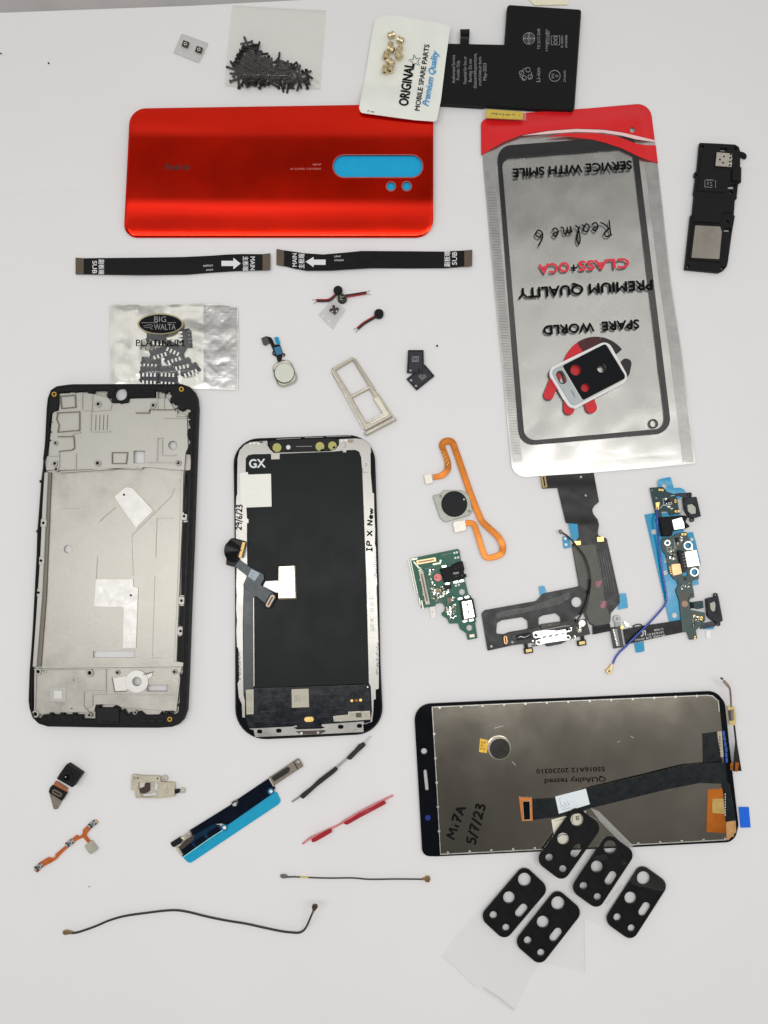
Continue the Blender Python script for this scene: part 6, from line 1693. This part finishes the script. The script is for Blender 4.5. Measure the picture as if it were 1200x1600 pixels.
wall('arm_edge', [(420.5, 1216), (427.5, 1228.5)], 2, .5, 1.9, steel2, arm)

t = thing('black_side_key', 'black side key strip with a thin grey spine, below the gold lettered display', 'side key', 515, 1205)
props(t, 'black side key strip on a thin grey spine, above the red one')
thinm = M('grey spine', S(150, 148, 146), .4, metal=.4, vary=.1)
ribbon('spine', [(455.8, 1253, .5, 2.4), (470, 1243.5, 1, 3.4), (499, 1220, 1.2, 3.6), (526.3, 1198.6, 1.2, 4), (543, 1184.3, 1.2, 4), (556, 1173, 1.2, 3.4), (568, 1162.5, 1.2, 3), (579.3, 1150.3, .6, 2)], .35, thinm, t)
bk = M('black rubber key', (.013, .0125, .012), .5, spec=.35, vary=.1, bump=.06)
shape('key', rnd([(468.5, 1244), (472, 1240.5), (485, 1231), (497, 1219), (524, 1198.6), (528, 1202.5), (522, 1208.5), (495, 1229.5), (474, 1248.5), (471, 1247.5)], 1), .8, 2.8, bk, t, ch=.3)
shape('key', rnd([(541.5, 1184.5), (547, 1178.5), (553, 1173), (560, 1164.5), (568.5, 1160.5), (571.5, 1165), (560, 1175.5), (548, 1187.5), (544.5, 1187)], 1), .8, 2.8, bk, t, ch=.3)
t = thing('red_side_key', 'red side key strip with glossy translucent spine', 'side key', 545, 1282)
pkm = M('red translucent spine', S(196, 120, 124), .3, coat=.3, vary=.15, vs=300)
ribbon('spine', [(472.5, 1319, .5, 2.4), (483, 1311, 1, 3.4), (490.7, 1307.3, 1.3, 4), (517.6, 1294.8, 1.2, 3.6), (530, 1288.5, 1.1, 3), (540, 1282.5, 1.3, 4), (562, 1270, 1.5, 4.4), (579, 1261, 1.4, 4.4), (600, 1250, 1.2, 3.4), (614, 1243, .8, 3)], .35, pkm, t)
rk = M('red rubber key', S(158, 20, 36, 1.1), .4, spec=.4, vary=.08)
shape('key', rnd([(486, 1313), (496, 1306.5), (508, 1299), (516, 1295.5), (519, 1300.5), (508, 1307), (492, 1316), (488, 1316.5)], 1.2), .7, 2.6, rk, t, ch=.3)
shape('key', rnd([(536.5, 1286.5), (548, 1280), (560, 1272), (580, 1262.5), (600, 1251.5), (603.5, 1256), (586, 1265.5), (563, 1277.5), (543, 1289), (539, 1288.5)], 1.2), .7, 2.6, rk, t, ch=.3)

# ------------------------------------------------------------------ two coaxial cables
cab = M('black cable sheath', (.016, .015, .014), .4, spec=.4)
brz = M('bronze plug', S(150, 124, 84), .35, metal=.7, vary=.15)
t = thing('coaxial_cable', 'short straight thin black coaxial cable with yellow band', 'cable', 555, 1372)
tube('sheath', [(449, 1370.6, .8), (460, 1370.2, .6), (475, 1371, .5), (512, 1372.2, .5), (550, 1372, .5), (578, 1374, .5), (620, 1373.6, .5), (661, 1374, .6)], .33, cab, t)
tube('yellow_band', [(469, 1370.6, .58), (482, 1371.3, .55)], .38, M('yellow band', S(190, 170, 90), .4), t, res=2)
shape('plug', rnd([(437.5, 1367.5), (444, 1366.8), (449, 1369), (449, 1372.2), (443, 1373.2), (438, 1371.5)], 1), .2, 1.4, M('grey plug', S(120, 118, 112), .35, metal=.7), t, ch=.2)
shape('plug', rnd([(660, 1372.5), (664, 1372.5), (665, 1370), (671, 1369.5), (672.5, 1375), (670, 1379.5), (665, 1378.5), (664, 1376), (660, 1375.8)], 1), .2, 1.3, brz, t, ch=.2)
t = thing('coaxial_cable', 'long wavy thin black coaxial cable with one raised end', 'cable', 300, 1437)
tube('sheath', [(111, 1458, .7), (120, 1457.2, .6), (135, 1452.5, .6), (151, 1446.6, .6), (172, 1437.8, .6), (197, 1431, .6), (232.5, 1426, .6), (258, 1423, .6), (277, 1422.5, .6), (296, 1425.5, .6), (324, 1432.4, .6), (354, 1438.5, .6), (385, 1443.5, .6), (412, 1449.5, .6), (440, 1455.2, .6), (458, 1457.3, .8), (467, 1457.4, 1.2), (473.5, 1454.5, 2), (479, 1447.5, 3.5), (485, 1434, 6), (489.5, 1423.5, 8)], .48, cab, t, n=10)
shape('plug', rnd([(97.5, 1455.5), (102, 1454.5), (108, 1455.8), (112, 1456.8), (112, 1459.4), (107, 1460.5), (101, 1461.5), (98, 1460)], 1), .2, 1.5, brz, t, ch=.2)
shape('plug', rnd([(488, 1423.5), (487, 1417), (489, 1413.8), (495.5, 1414.4), (496.5, 1418.5), (492, 1424)], 1), 7.2, 8.6, M('dark bronze plug', S(84, 62, 48), .4, metal=.6), t, ch=.25)
tube('plug_collar', [(489, 1426, 7.6), (490.5, 1421, 8)], .6, brz, t, res=2)
